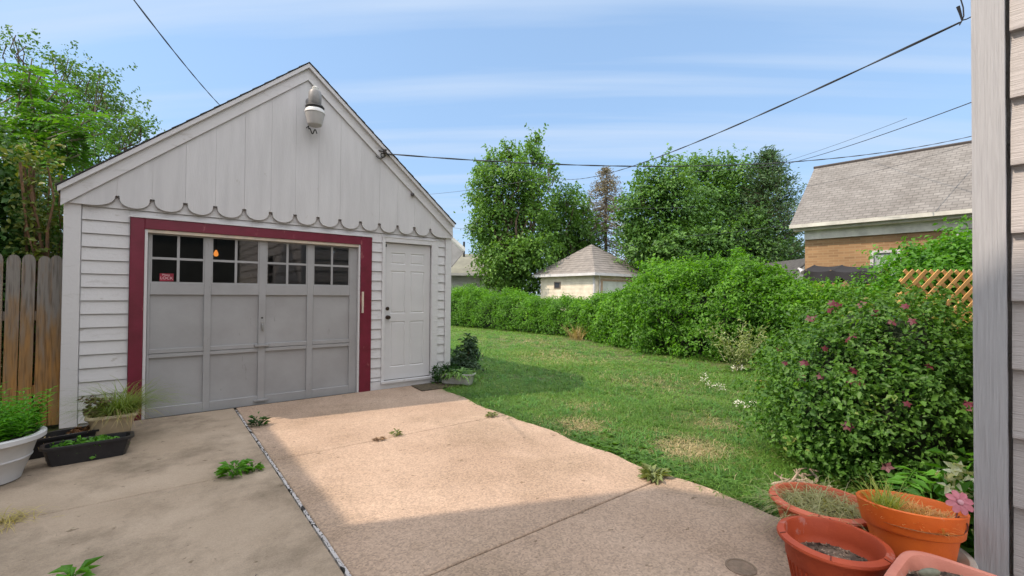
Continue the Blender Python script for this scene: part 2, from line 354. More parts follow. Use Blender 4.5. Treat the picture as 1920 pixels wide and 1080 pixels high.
# lap siding: every course a wedge
def laps(x0, x1, z0, z1, off=.037, ex=.1405, jit=.003):
    b = B(); k0 = math.floor((z0-off)/ex)
    z = off + k0*ex
    while z < z1-.01:
        a, c = max(z, z0), min(z+ex, z1)
        if c-a > .012:
            j = random.uniform(-jit, jit)*.4; th = .024
            b.prism([(GY+.03, a), (GY+.03-th+j, a+.001), (GY+.03-th+j+.0015, a+.012), (GY+.03-.008, c-.009), (GY+.03, c-.009)], 'x', x0, x1)
        z += ex
    return b
sid = B()
for a in ((GX0+.125, -.232, .03, 2.42), (2.452, 2.605, .12, 2.42), (3.53, 3.655, .12, 2.42), (-.232, 2.452, 2.212, 2.42), (2.605, 3.53, 2.245, 2.42)):
    s = laps(*a); sid.add(s.v, s.f)
sid.build('lap_siding', peel_paint, gar)
s = B().box(2.45, 3.655, GY+.004, GY+.03, -.03, .112); s.build('sill_board', peel_paint, gar)
for x0, x1 in ((GX0-.012, GX0+.118), (3.66, GX1+.012)):
    B().bbox(x0, x1, GY-.006, GY+.125, .01 if x0 < 0 else -.03, 2.36).build('corner_board', peel_paint, gar)
# gable of vertical planks with scalloped feet
vx = [-.765, -.341, -.046, .251, .538, .835, 1.126, 1.409, 1.693, 1.98, 2.266, 2.543, 2.823, 3.096, 3.37, 3.775]
gb = B()
for i in range(len(vx)-1):
    a, c = vx[i]+.0008, vx[i+1]-.0008; th = random.uniform(-.002, .002)
    VZ, BZ = 2.405, 2.297
    top = [(c, roofz(c)-.13)] + ([(AX, roofz(AX)-.13)] if a < AX < c else []) + [(a, roofz(a)-.13)]
    if i == 0: top = [(c, roofz(c)-.08), (a+.04, 2.418), (a, 2.41)]
    if i == len(vx)-2: top = [(c, 2.41), (c-.04, 2.418), (a, roofz(a)-.08)]
    pts = []
    if i == 0:
        pts = [(a, 2.297), (a+.22, 2.293)] + [(a+.22+(c-.012-a-.22)*math.sin(u), 2.293+.11*(1-math.cos(u))) for u in np.linspace(.15, math.pi/2, 9)] + [(c-.012, VZ+.01), (c, VZ+.01)]
    elif i == len(vx)-2:
        pts = [(a, VZ+.01), (a+.012, VZ+.01)] + [(c-.22-(c-.22-a-.012)*math.sin(u), 2.293+.11*(1-math.cos(u))) for u in np.linspace(math.pi/2, .15, 9)] + [(c-.22, 2.293), (c, 2.297)]
    else:
        m0 = (a+c)/2; hw = (c-a)/2-.021
        pts = [(a, VZ+.010), (a+.021, VZ+.010)] + [(m0-hw*math.cos(u), VZ-.006-(VZ-.006-BZ)*math.sin(u)**.85) for u in np.linspace(0.02, math.pi-.02, 17)] + [(c-.021, VZ+.010), (c, VZ+.010)]
    gb.prism(pts+top, 'y', GY-.036+th, GY-.006+th)
gb.build('gable_planks', mat('gable_paint', (.53,.525,.53), .55, scale=3, c2=(.47,.465,.47), stretch=(3,1,.35), bump=.2, bscale=30, bstretch=(6,1,.4), island=.035, fleck=((.43,.42,.41), 6, .66, (1.5,1,.6))), gar)
B().prism([(GX0+.2, 2.43), (3.55, 2.43), (AX, 4.25)], 'y', GY+.004, GY+.004+.022).build('gable_backing', white_paint, gar)
# rake boards: a wide board and a proud narrow one, then the shingles
def rake(y0, y1, t0, t1, x_l, x_r, name, m):
    for sgn, xe in ((-1, x_l), (1, x_r)):
        b = B(); b.prism([(AX, AZZ-t0), (xe, roofz(xe)-t0), (xe, roofz(xe)-t1), (AX, AZZ-t1)], 'y', y0, y1); b.build(name, m, gar)
rake(GY-.062, GY-.040, .045, .205, -.765, 3.755, 'rake_board', peel_paint)
rake(GY-.105, GY-.064, .002, .055, -.785, 3.765, 'rake_trim', peel_paint)
for sgn in (-1, 1):
    xe = -.80 if sgn < 0 else 3.785
    b = B(); n = 9
    b.prism([(AX, AZZ+.012), (xe, roofz(xe)+.012), (xe, roofz(xe)-.02), (AX, AZZ-.02)], 'y', GY-.062, 12.6); b.prism([(AX, AZZ+.016), (xe, roofz(xe)+.016), (xe, roofz(xe)+.006), (AX, AZZ+.006)], 'y', GY-.115, GY-.062)
    for k in range(18):
        t0 = k/18; xa = AX+(xe-AX)*t0; xb = AX+(xe-AX)*(t0+1/18)
        b.prism([(xa, roofz(xa)+.012), (xb, roofz(xb)+.022), (xb, roofz(xb)+.012)], 'y', GY-.12+random.uniform(0, .004), 12.6)
    b.build('roof', dark_shingle, gar)
    xs = -.77 if sgn < 0 else 3.765; xw = GX0+.12 if sgn < 0 else GX1-.12
    B().box(min(xs, xw), max(xs, xw), GY+.03, 12.5, 2.33, 2.36).build('soffit', white_paint, gar)
# burgundy frame
fr = B(); fr.bbox(-.228, -.105, GY-.022, GY+.02, .0, 2.205); fr.bbox(2.282, 2.445, GY-.022, GY+.02, -.02, 2.205); fr.bbox(-.105, 2.282, GY-.021, GY+.02, 2.088, 2.205)
fr.build('door_frame', red_paint, gar)
B().box(-.24, 2.455, GY-.030, GY-.004, 2.206, 2.222).build('drip_cap', peel_paint, gar)
B().box(-.104, -.078, GY-.005, GY+.10, .0, 2.087).build('door_stop', peel_paint, gar); B().box(2.256, 2.281, GY-.005, GY+.10, -.02, 2.087).build('door_stop', peel_paint, gar)
B().box(-.078, 2.256, GY-.005, GY+.10, 2.052, 2.087).build('door_stop', cream_paint, gar)
# overhead door: rails and stiles proud of recessed panels, four windows
DF = GY+.045
od = B()
zs = dict(top=2.050, win_t=2.045, win_b=1.500, p1t=1.365, p1b=.755, p2t=.655, p2b=.100, bot=-.01)
xst = [(-.076, -.052), (.448, .518), (1.019, 1.100), (1.589, 1.665), (2.150, 2.254)]
for x0, x1 in xst: od.bbox(x0, x1, DF, DF+.035, zs['bot'], 2.05, .003)
for i in range(4):
    xa, xb = xst[i][1], xst[i+1][0]
    for z0, z1 in ((zs['win_b'], zs['win_b']-.002+.0), ):
        pass
    od.bbox(xa, xb, DF+.001, DF+.035, zs['p1t'], zs['win_b']-.001, .003)
    od.bbox(xa, xb, DF+.001, DF+.035, zs['p2t'], .699, .003); od.bbox(xa, xb, DF+.001, DF+.035, .705, zs['p1b'], .003)
    od.bbox(xa, xb, DF+.001, DF+.035, zs['bot'], zs['p2b'], .003)
    od.box(xa, xb, DF+.026, DF+.034, zs['p1b'], zs['p1t']); od.box(xa, xb, DF+.026, DF+.034, zs['p2b'], zs['p2t'])
door = od.build('overhead_door', door_paint, gar)
B().box(-.10, 2.28, DF-.004, DF+.04, -.03, -.012).build('bottom_seal', dark_gap, door)
m, t, p = base_mat('window_glass')
gl = N(t, 'ShaderNodeBsdfGlossy'); gl.inputs['Roughness'].default_value = .03; tr = N(t, 'ShaderNodeBsdfTransparent'); tr.inputs[0].default_value = (.5,.5,.5,1)
lw = N(t, 'ShaderNodeLayerWeight'); lw.inputs[0].default_value = .35; mr = N(t, 'ShaderNodeMapRange'); mr.inputs[3].default_value = .05; mr.inputs[4].default_value = .6
ms = N(t, 'ShaderNodeMixShader'); t.links.new(lw.outputs['Fresnel'], mr.inputs[0]); t.links.new(mr.outputs[0], ms.inputs[0]); t.links.new(tr.outputs[0], ms.inputs[1]); t.links.new(gl.outputs[0], ms.inputs[2]); t.links.new(ms.outputs[0], t.nodes['Material Output'].inputs[0])
glass = m
for i in range(4):
    xa, xb = xst[i][1], xst[i+1][0]; b = B(); q = .014; mz = 1.775; mxx = (xa+xb)/2
    b.box(xa, xa+q, DF+.008, DF+.03, 1.5, 2.05); b.box(xb-q, xb, DF+.008, DF+.03, 1.5, 2.05); b.box(xa+q, xb-q, DF+.008, DF+.03, 1.5, 1.512); b.box(xa+q, xb-q, DF+.008, DF+.03, 2.038, 2.05)
    b.box(mxx-.013, mxx+.013, DF+.005, DF+.03, 1.512, 2.038); b.box(xa+q, mxx-.013, DF+.007, DF+.03, mz-.013, mz+.013); b.box(mxx+.013, xb-q, DF+.007, DF+.03, mz-.013, mz+.013)
    b.build('window', door_paint, door)
    B().box(xa+.004, xb-.004, DF+.018, DF+.021, 1.503, 2.045).build('window_pane', glass, door)
# hardware
h = B(); h.box(1.047, 1.075, DF-.006, DF, .93, 1.03); h.tube([(1.061, DF-.005, 1.0), (1.061, DF-.04, .995), (1.061, DF-.045, .95), (1.063, DF-.04, .915)], .009, 8)
h.build('door_handle', grey_metal, door, True)
B().tube([(1.06, DF+.002, 1.08), (1.06, DF-.004, 1.08)], .012, 12).build('lock_hole', black_metal, door)
for z in (.735, .05):
    h = B(); pr = [(1.06+.085*math.cos(a), DF-.002-.035*math.sin(a)) for a in np.linspace(0, math.pi, 13)]; h.prism(pr, 'z', z-.011, z+.008); h.build('lift_handle', door_paint, door)
# small alarm sticker inside the first pane: a red card with pale lettering
def text(body, size, loc, m, parent, name, rz=0):
    cu = bpy.data.curves.new('lettering', 'FONT'); cu.body = body; cu.size = size; cu.extrude = .0004; cu.align_x = 'CENTER'; cu.align_y = 'CENTER'
    tmp = bpy.data.objects.new('tmp', cu); COL.objects.link(tmp); bpy.context.view_layer.update()
    me = bpy.data.meshes.new_from_object(tmp.evaluated_get(bpy.context.evaluated_depsgraph_get())); bpy.data.objects.remove(tmp)
    o = link(name, me, m); o.parent = parent; o.rotation_euler = (R(90), 0, rz); o.location = Vector(loc) - absloc(parent); return o
stk = B().box(.03, .158, DF+.0150, DF+.0165, 1.517, 1.607).build('window_sticker', mat('sticker_red', (.25,.01,.03), .5), door)
pale = mat('sticker_pale', (.7,.5,.52), .5)
text('Please', .028, (.088, DF+.0145, 1.59), pale, stk, 'sticker_lettering')
text('LOCK', .044, (.094, DF+.0145, 1.553), pale, stk, 'sticker_lettering')
# side door
ec = B(); ec.bbox(2.606, 2.654, GY-.006, GY+.04, .06, 2.235); ec.bbox(3.416, 3.53, GY-.006, GY+.04, .06, 2.235); ec.bbox(2.654, 3.416, GY-.005, GY+.04, 2.158, 2.235)
ec.bbox(2.600, 3.536, GY-.012, GY-.006, 2.225, 2.243)
ec.build('door_casing', peel_paint, gar)
B().box(2.60, 3.53, GY-.03, GY+.05, .075, .108).build('threshold', peel_paint, gar)
ED = GY+.045; ex0, ex1 = 2.66, 3.41
d = B()
d.box(ex0, ex1, ED+.012, ED+.04, .118, 2.15)
pan = [(2.02, 1.86), (1.77, 1.15), (1.02, .36)]  # panel top, bottom
cols = [(ex0+.10, ex0+.335), (ex1-.335, ex1-.10)]
xsE = [ex0, cols[0][0], cols[0][1], cols[1][0], cols[1][1], ex1]; zsE = [.118, .30, .98, 1.10, 1.74, 1.84, 2.01, 2.15]
for i in (0, 2, 4): d.box(xsE[i], xsE[i+1], ED, ED+.012, .118, 2.15)
for c0, c1 in cols:
    for j in (0, 2, 4, 6): d.box(c0, c1, ED, ED+.012, zsE[j], zsE[j+1])
    for j in (1, 3, 5):
        z0, z1 = zsE[j], zsE[j+1]; g = .028
        vs = [(c0, ED, z0), (c1, ED, z0), (c1, ED, z1), (c0, ED, z1)]
        a = [(c0+.012, ED+.009, z0+.012), (c1-.012, ED+.009, z0+.012), (c1-.012, ED+.009, z1-.012), (c0+.012, ED+.009, z1-.012)]
        bq = [(c0+g, ED+.002, z0+g), (c1-g, ED+.002, z0+g), (c1-g, ED+.002, z1-g), (c0+g, ED+.002, z1-g)]
        d.add(vs+a+bq, [(k, (k+1) % 4, (k+1) % 4+4, k+4) for k in range(4)] + [(k+4, (k+1) % 4+4, (k+1) % 4+8, k+8) for k in range(4)] + [(8, 9, 10, 11)])
ed = d.build('entry_door', steel_paint, gar)
tl = Matrix.Rotation(R(90), 3, 'X')
for z, nm, pr in ((1.045, 'door_knob', [(.001,0),(.03,0),(.03,.005),(.012,.01),(.011,.03),(.026,.042),(.03,.055),(.022,.07),(.001,.073)]), (1.175, 'deadbolt', [(.001,0),(.028,0),(.027,.012),(.02,.018),(.001,.018)])):
    B().lathe(pr, (2.712, ED, z), 20, tilt=tl).build(nm, bronze, ed, True)
B().box(2.668, 2.69, ED-.002, ED+.005, 2.09, 2.13).build('hinge_bracket', black_metal, ed)
# a small pale box on the red frame (door switch)
B().bbox(2.300, 2.325, GY-.045, GY-.022, 1.12, 1.42).build('key_switch', cream_paint, gar)
# inside: floor, so the panes look into a dim room
B().box(GX0+.1, GX1-.1, GY+.125, 12.3, -.09, -.02).build('floor_slab', conc_old, gar)

# things inside the garage, seen through the panes
lb = thing('pendant_bulb', (.62, 7.6, 2.22), 'small lit amber bulb hanging inside the garage behind the second window', 'light bulb')
m, t, p = base_mat('amber_glow'); p.inputs['Base Color'].default_value = (.9,.4,.1,1); p.inputs['Emission Color'].default_value = (1,.33,.06,1); p.inputs['Emission Strength'].default_value = 1.6
B().lathe([(.002,-.04),(.02,-.035),(.03,-.01),(.024,.02),(.012,.04),(.012,.05)], (.658, 7.6, 1.94), 14).build('bulb', m, lb, True)
B().tube([(.658,7.6,1.98),(.658,7.6,2.9),(.658,7.6,4.0)], .004, 5).build('cord', black_metal, lb)
can = thing('storage_drum', (1.2, 8.2, 0), 'pale yellowish drum standing inside the garage behind the second window', 'drum')
B().lathe([(.26,0),(.27,.03),(.26,.3),(.268,.32),(.26,.34),(.26,.64),(.268,.66),(.26,.68),(.26,1.0),(.27,1.0),(.27,1.45),(.24,1.62),(.2,1.66),(.001,1.67)], (1.2, 8.2, -.02), 28).build('drum_body', mat('drum_yellow', (.75,.72,.42), .5), can, True)
B().lathe([(.05,0),(.05,.05),(.001,.05)], (1.2, 8.2, 1.64), 14).build('cap', mat('drum_cap', (.6,.6,.55), .5), can, True)

# yard lamp on the gable
yl = thing('yard_light', (1.60, GY-.06, 3.85), 'white dusk to dawn yard light with ribbed bucket lens high on the gable', 'lamp')
cx, cy = 1.575, GY-.27
def lat(nm, prof, z, m, seg=30): B().lathe([(a*.84, c*.86) for a, c in prof], (cx, cy, 3.80+(z-3.84)*.86), seg).build(nm, m, yl, True)
housing = mat('lamp_housing', (.27,.265,.26), .45, scale=9, c2=(.19,.185,.18))
lat('ballast_housing', [(.085,0),(.092,.01),(.092,.17),(.078,.205),(.03,.215),(.001,.216)], 3.855, housing)
lat('photocell', [(.045,0),(.047,.045),(.03,.062),(.001,.064)], 4.068, mat('photocell_pale', (.6,.6,.55), .4))
lat('clamp_ring', [(.07,-.005),(.132,0),(.136,.014),(.118,.036),(.10,.05),(.07,.05)], 3.805, black_metal)
lat('reflector', [(.14,0),(.146,.004),(.143,.03),(.125,.062),(.095,.082),(.05,.088)], 3.725, mat('lamp_white', (.78,.78,.76), .35))
m, t, p = base_mat('acrylic_lens'); p.inputs['Base Color'].default_value = (.40,.39,.38,1); p.inputs['Roughness'].default_value = .28; p.inputs['Subsurface Weight'].default_value = .3; p.inputs['Subsurface Radius'].default_value = (.05,.05,.05)
ln = B(); prof = [(.138, 0), (.134, -.02), (.118, -.10), (.102, -.165), (.09, -.178), (.001, -.18)]
vs = []; seg = 72
for r, z in prof:
    for k in range(seg):
        a = 2*math.pi*k/seg; rr2 = .84*r*(1+(.018 if k % 2 else 0)); vs.append((cx+rr2*math.cos(a), cy+rr2*math.sin(a), 3.699+z*.86))
ln.add(vs, [(i*seg+k, i*seg+(k+1) % seg, (i+1)*seg+(k+1) % seg, (i+1)*seg+k) for i in range(5) for k in range(seg)])
ln.build('lens', m, yl)
B().tube([(cx, cy+.04, 3.93), (cx, cy+.15, 3.93), (cx, GY-.03, 3.92)], .022, 10).build('bracket_arm', housing, yl, True)
B().lathe([(.06,0),(.06,.012),(.001,.013)], (cx, GY-.027, 3.92), 20, tilt=tl).build('mounting_plate', housing, yl, True)
sp = []
for k in range(25):
    t_ = k/24; sp.append((cx-.045+.10*t_, cy+.10, 3.51+.032*math.sin(t_*2*math.pi*1.5+.6)-.01))
hk = B(); hk.tube([(cx-.045, cy+.22, 3.57), (cx-.05, cy+.1, 3.56)]+sp, .007, 6); hk.build('hook', black_metal, yl, True)

# cable bracket and small sensor on the gable
br = thing('cable_bracket', (2.56, GY-.06, 3.43), 'black insulator bracket with looped wire on the right rake of the garage', 'bracket')
bb = B(); bb.tube([(2.50, GY-.05, 3.47), (2.58, GY-.13, 3.44), (2.66, GY-.10, 3.40)], .008, 7); bb.tube([(2.66+.03*math.cos(a)-.1, GY-.09, 3.40+.03*math.sin(a)) for a in np.linspace(0, 6, 16)], .007, 6)
bb.build('loop', black_metal, br, True)
B().lathe([(.001,-.03),(.022,-.03),(.026,-.01),(.016,0),(.026,.01),(.022,.03),(.001,.03)], (2.575, GY-.13, 3.45), 16).build('insulator', mat('insulator_brown', (.06,.05,.045), .25), br, True)
B().tube([(2.60, GY-.1, 3.41), (2.55, GY-.08, 3.36), (2.50, GY-.07, 3.35), (2.47, GY-.06, 3.38)], .007, 6).build('wire_tail', black_metal, br, True)
sn = thing('wall_knob', (3.05, GY-.03, 2.9), 'small dark round insulator knob below the right rake of the garage', 'insulator')
B().lathe([(.001,0),(.012,0),(.012,.03),(.026,.034),(.030,.05),(.022,.066),(.001,.07)], (3.04, GY-.026, 2.90), 16, tilt=tl).build('knob', mat('dark_ceramic', (.09,.08,.08), .3), sn, True)
B().tube([(3.04, GY-.07, 2.90), (3.04, GY-.115, 2.90)], .006, 6).build('screw', black_metal, sn)

# ------------------------------------------------------------------ our own house, at the right edge
HX, HY = 3.0, .339
hs = thing('grey_house', (HX, HY, 0), 'grey house corner with wood grain lap siding beside the camera', 'house')
def woodmat(name, c, c2, dirx, sc, bumpk):
    m, t, p = base_mat(name); tc = N(t, 'ShaderNodeTexCoord')
    mpn = N(t, 'ShaderNodeMapping'); mpn.inputs['Scale'].default_value = dirx
    wv = N(t, 'ShaderNodeTexNoise'); wv.inputs['Scale'].default_value = sc; wv.inputs['Detail'].default_value = 5; wv.inputs['Distortion'].default_value = .6
    rp = N(t, 'ShaderNodeValToRGB'); rp.color_ramp.elements[0].position = .32; rp.color_ramp.elements[1].position = .62; rp.color_ramp.elements[0].color = col4(c2); rp.color_ramp.elements[1].color = col4(c)
    bp = N(t, 'ShaderNodeBump'); bp.inputs['Strength'].default_value = bumpk; bp.inputs['Distance'].default_value = .004
    t.links.new(tc.outputs['Object'], mpn.inputs[0]); t.links.new(mpn.outputs[0], wv.inputs['Vector']); t.links.new(wv.outputs['Fac'], rp.inputs[0]); t.links.new(wv.outputs['Fac'], bp.inputs['Height'])
    t.links.new(rp.outputs[0], p.inputs['Base Color']); t.links.new(bp.outputs[0], p.inputs['Normal']); p.inputs['Roughness'].default_value = .6
    return m
hside = woodmat('siding_grain', (.42,.395,.385), (.33,.31,.30), (1, .7, 22), 9, 1.0)
hpost = woodmat('post_grain', (.36,.365,.38), (.30,.305,.318), (20, 20, .6), 8, .8)
b = B(); ex = .300; z = -.2
zz = 1.4 + .6 - .012
k = -7
while zz + k*ex < 6.2:
    a = zz + k*ex
    # course wall facing the driveway (-X)
    b.prism([(HX+.02, a), (HX-.016, a), (HX-.018, a+.006), (HX-.004, a+ex+.01), (HX+.02, a+ex+.01)], 'y', -11, .228) if False else b.add(
        [(HX+.03, -11, a), (HX-.030, -11, a), (HX-.031, -11, a+.008), (HX+.0, -11, a+ex), (HX+.03, -11, a+ex),
         (HX+.03, .222, a), (HX-.030, .222, a), (HX-.031, .222, a+.008), (HX+.0, .222, a+ex), (HX+.03, .222, a+ex)],
        [(0,1,6,5), (1,2,7,6), (2,3,8,7), (3,4,9,8), (5,6,7,8,9), (4,3,2,1,0)])
    # north wall
    b.add([(3.11, HY-.03, a), (3.11, HY+.000, a), (3.11, HY+.001, a+.008), (3.11, HY-.02, a+ex), (3.11, HY-.03, a+ex),
           (11, HY-.03, a), (11, HY+.000, a), (11, HY+.001, a+.008), (11, HY-.02, a+ex), (11, HY-.03, a+ex)],
          [(0,5,6,1), (1,6,7,2), (2,7,8,3), (3,8,9,4)])
    k += 1
b.build('lap_siding', hside, hs)
B().box(HX+.03, 11, -11, HY-.03, -.1, 6.2).build('wall_core', hside, hs)
cb = B(); cb.box(HX-.048, HX-.0, .236, HY+.002, -.1, 6.2); cb.box(HX, 3.10, HY-.028, HY+.002, -.1, 6.2)
cb.build('corner_board', hpost, hs)
rf = B(); rf.prism([(HX-.45, 6.15), (7, 9.3), (11.4, 6.15), (11.4, 6.3), (7, 9.5), (HX-.45, 6.3)], 'y', -11.3, HY+.45); rf.build('roof', dark_shingle, hs)
B().prism([(HX, 6.2), (11, 6.2), (7, 9.28)], 'y', -11, HY-.01).build('gable_wall', hside, hs)
wn = B().box(HX-.03, HX-.022, -4.2, -3.2, 1.2, 2.6).build('window', glass, hs)
wf = B(); wf.box(HX-.05, HX-.018, -4.3, -4.2, 1.1, 2.7); wf.box(HX-.05, HX-.018, -3.2, -3.1, 1.1, 2.7); wf.box(HX-.05, HX-.018, -4.2, -3.2, 1.1, 1.2); wf.box(HX-.05, HX-.018, -4.2, -3.2, 2.6, 2.7)
wf.build('frame', white_paint, wn)

# ------------------------------------------------------------------ neighbour house to the left (out of frame; throws the shade on the drive)
nb = thing('neighbour_house', (-3.15, 4.5, 0), 'tall neighbouring house beyond the left side of the driveway', 'house')
nside = mat('neighbour_siding', (.42,.40,.36), .7, scale=2)
def nwalls(x0, x1, y0, y1, z1, hip):
    b = B(); zc = -.1
    while zc < z1-.01:
        e_ = min(.2, z1-zc); b.box(x0, x1, y0, y1, zc, zc+e_-.008); b.box(x0+.012, x1-.012, y0+.012, y1-.012, zc+e_-.008, zc+e_); zc += e_
    b.build('wall', nside, nb)
    v = [(x0, y0, z1), (x1, y0, z1), (x1, y1, z1), (x0, y1, z1), ((x0+x1)/2-.3, (y0+y1)/2, z1+hip), ((x0+x1)/2+.3, (y0+y1)/2, z1+hip)]
    B().add(v, [(0,1,5,4), (1,2,5), (2,3,4,5), (3,0,4), (3,2,1,0)]).build('roof', dark_shingle, nb)
nwalls(-12, -3.15, 4.50, 9.2, 5.0, 1.4)
b = B(); zc = -.1
while zc < 7.29: e_ = min(.2, 7.3-zc); b.box(-12, -3.15, -2.5, 4.48, zc, zc+e_-.008); b.box(-11.99, -3.162, -2.49, 4.468, zc+e_-.008, zc+e_); zc += e_
b.prism([(-2.5, 7.302), (4.48, 7.302), (1.0, 10.6)], 'x', -12, -3.15); b.build('wall', nside, nb)
for q_ in (-2.5, 4.48): B().prism([(1.0, 10.605), (q_, 7.31), (q_, 7.37), (1.0, 10.665)], 'x', -12.1, -3.12).build('roof', dark_shingle, nb)
for yy in (-4, -1, 2):
    for z_ in (1.2, 4.4): 
        wv = B().box(-3.145, -3.12, yy, yy+.9, z_, z_+1.5).build('window', glass, nb)
# ------------------------------------------------------------------ fence behind the pots
fen = thing('picket_fence', (-1.5, 6.6, 0), 'weathered brown and grey wooden picket fence beside the left corner of the garage', 'fence')
m, t, p = base_mat('weathered_picket')
tc = N(t, 'ShaderNodeTexCoord'); mpn = N(t, 'ShaderNodeMapping'); mpn.inputs['Scale'].default_value = (6, 6, .7); nn = N(t, 'ShaderNodeTexNoise'); nn.inputs['Scale'].default_value = 4; nn.inputs['Detail'].default_value = 7
sx = N(t, 'ShaderNodeSeparateXYZ'); ge = N(t, 'ShaderNodeNewGeometry'); ad = N(t, 'ShaderNodeMath', operation='ADD'); a2 = N(t, 'ShaderNodeMath', operation='ADD')
mr = N(t, 'ShaderNodeMapRange'); mr.inputs[1].default_value = .55; mr.inputs[2].default_value = 1.5; mr.inputs[3].default_value = .08; mr.inputs[4].default_value = .56
m3 = N(t, 'ShaderNodeMapRange'); m3.inputs[3].default_value = -.55; m3.inputs[4].default_value = .28
rr = N(t, 'ShaderNodeValToRGB'); e = rr.color_ramp.elements; e[0].position = .42; e[0].color = (.33,.17,.05,1); e[1].position = .95; e[1].color = (.20,.185,.165,1); x = e.new(.66); x.color = (.24,.145,.065,1)
t.links.new(tc.outputs['Object'], mpn.inputs[0]); t.links.new(mpn.outputs[0], nn.inputs['Vector']); t.links.new(tc.outputs['Object'], sx.inputs[0]); t.links.new(sx.outputs[2], mr.inputs[0]); t.links.new(ge.outputs['Random Per Island'], m3.inputs[0])
t.links.new(nn.outputs['Fac'], ad.inputs[0]); t.links.new(mr.outputs[0], ad.inputs[1]); t.links.new(ad.outputs[0], a2.inputs[0]); t.links.new(m3.outputs[0], a2.inputs[1]); t.links.new(a2.outputs[0], rr.inputs[0])
m4, = (N(t, 'ShaderNodeMix', data_type='RGBA', blend_type='MULTIPLY'),); r4 = N(t, 'ShaderNodeValToRGB'); r4.color_ramp.elements[0].position = .3; r4.color_ramp.elements[0].color = (.45,.42,.4,1); r4.color_ramp.elements[1].position = .5
n4 = N(t, 'ShaderNodeTexNoise'); n4.inputs['Scale'].default_value = 9; m5 = N(t, 'ShaderNodeMapping'); m5.inputs['Scale'].default_value = (9, 9, .5); t.links.new(tc.outputs['Object'], m5.inputs[0]); t.links.new(m5.outputs[0], n4.inputs['Vector']); t.links.new(n4.outputs['Fac'], r4.inputs[0])
m4.inputs[0].default_value = .8; t.links.new(rr.outputs[0], m4.inputs[6]); t.links.new(r4.outputs[0], m4.inputs[7]); t.links.new(m4.outputs[2], p.inputs['Base Color']); p.inputs['Roughness'].default_value = .85
bp = N(t, 'ShaderNodeBump'); bp.inputs['Strength'].default_value = .5; bp.inputs['Distance'].default_value = .01; t.links.new(n4.outputs['Fac'], bp.inputs['Height']); t.links.new(bp.outputs[0], p.inputs['Normal'])
picket = m
for i in range(30):
    cxp = -.805 - .107*i + random.uniform(-.004, .004); hw = .048; zt = 1.77 + random.uniform(-.025, .02); th = random.uniform(0, .008); tilt_ = random.uniform(-.012, .012)
    pts = [(cxp-hw, .02), (cxp+hw, .02), (cxp+hw+tilt_, zt-.075)] + [(cxp+tilt_+hw*math.cos(a)**.9 if a < math.pi/2 else cxp+tilt_-hw*abs(math.cos(a))**.9, zt-.075+.075*math.sin(a)) for a in np.linspace(.15, math.pi-.15, 9)] + [(cxp-hw+tilt_, zt-.075)]
    o = B().prism(pts, 'y', 6.60+th, 6.618+th).build('picket', picket, fen)
for z in (.35, 1.1): B().box(-4.0, -.75, 6.63, 6.67, z, z+.09).build('rail', picket, fen)


# house and trees across the street, behind the camera: what the garage panes mirror
op = thing('street_house', (0, -24, 0), 'dark sided house across the street behind the camera', 'house')
b = B(); b.box(-7, 8, -32, -24, -.1, 5.8); b.build('wall', mat('street_siding', (.10,.10,.095), .8, scale=2), op)
b = B(); b.prism([(-7.6, 5.75), (.5, 9.8), (8.6, 5.75)], 'y', -32.4, -23.6); b.build('roof', dark_shingle, op)

# ------------------------------------------------------------------ plants: shared materials
wood = mat('bark', (.13,.095,.065), .9, scale=8, c2=(.06,.045,.03), bump=.6, bscale=25, stretch=(1,1,.3))
twig = mat('dry_twig', (.33,.22,.12), .85, scale=12, c2=(.16,.10,.06))
L_hedge = leafmat('hedge_leaf', (.035,.11,.012), (.14,.34,.03), (.26,.46,.05), .45)
L_tree = leafmat('maple_leaf', (.04,.105,.018), (.13,.27,.04), (.20,.35,.07), .35, nscale=.5)
L_tree2 = leafmat('locust_leaf', (.042,.115,.025), (.12,.25,.05), (.21,.35,.10), .35, nscale=.4)
L_con = leafmat('conifer_needles', (.03,.075,.028), (.085,.165,.06), None, .2, nscale=.5)
L_vine = leafmat('clematis_leaf', (.03,.10,.018), (.13,.28,.045), (.32,.27,.10), .4, nscale=1.5)
L_ail = leafmat('ailanthus_leaf', (.03,.115,.012), (.10,.25,.022), None, .45, nscale=.8)
L_bright = leafmat('bright_leaf', (.05,.17,.012), (.12,.32,.03), (.2,.4,.05), .4)
L_dark = leafmat('dark_leaf', (.012,.05,.01), (.04,.11,.02), None, .2)
L_dry = leafmat('dry_leaf', (.30,.21,.10), (.50,.39,.20), None, .25)
L_olive = leafmat('olive_leaf', (.10,.14,.045), (.22,.26,.10), (.35,.30,.14), .3)
L_dead = leafmat('dead_needles', (.12,.11,.08), (.24,.21,.155), (.11,.17,.07), .2)
soil = mat('potting_soil', (.10,.07,.045), .95, scale=60, c2=(.022,.016,.012), bump=1, bscale=90)

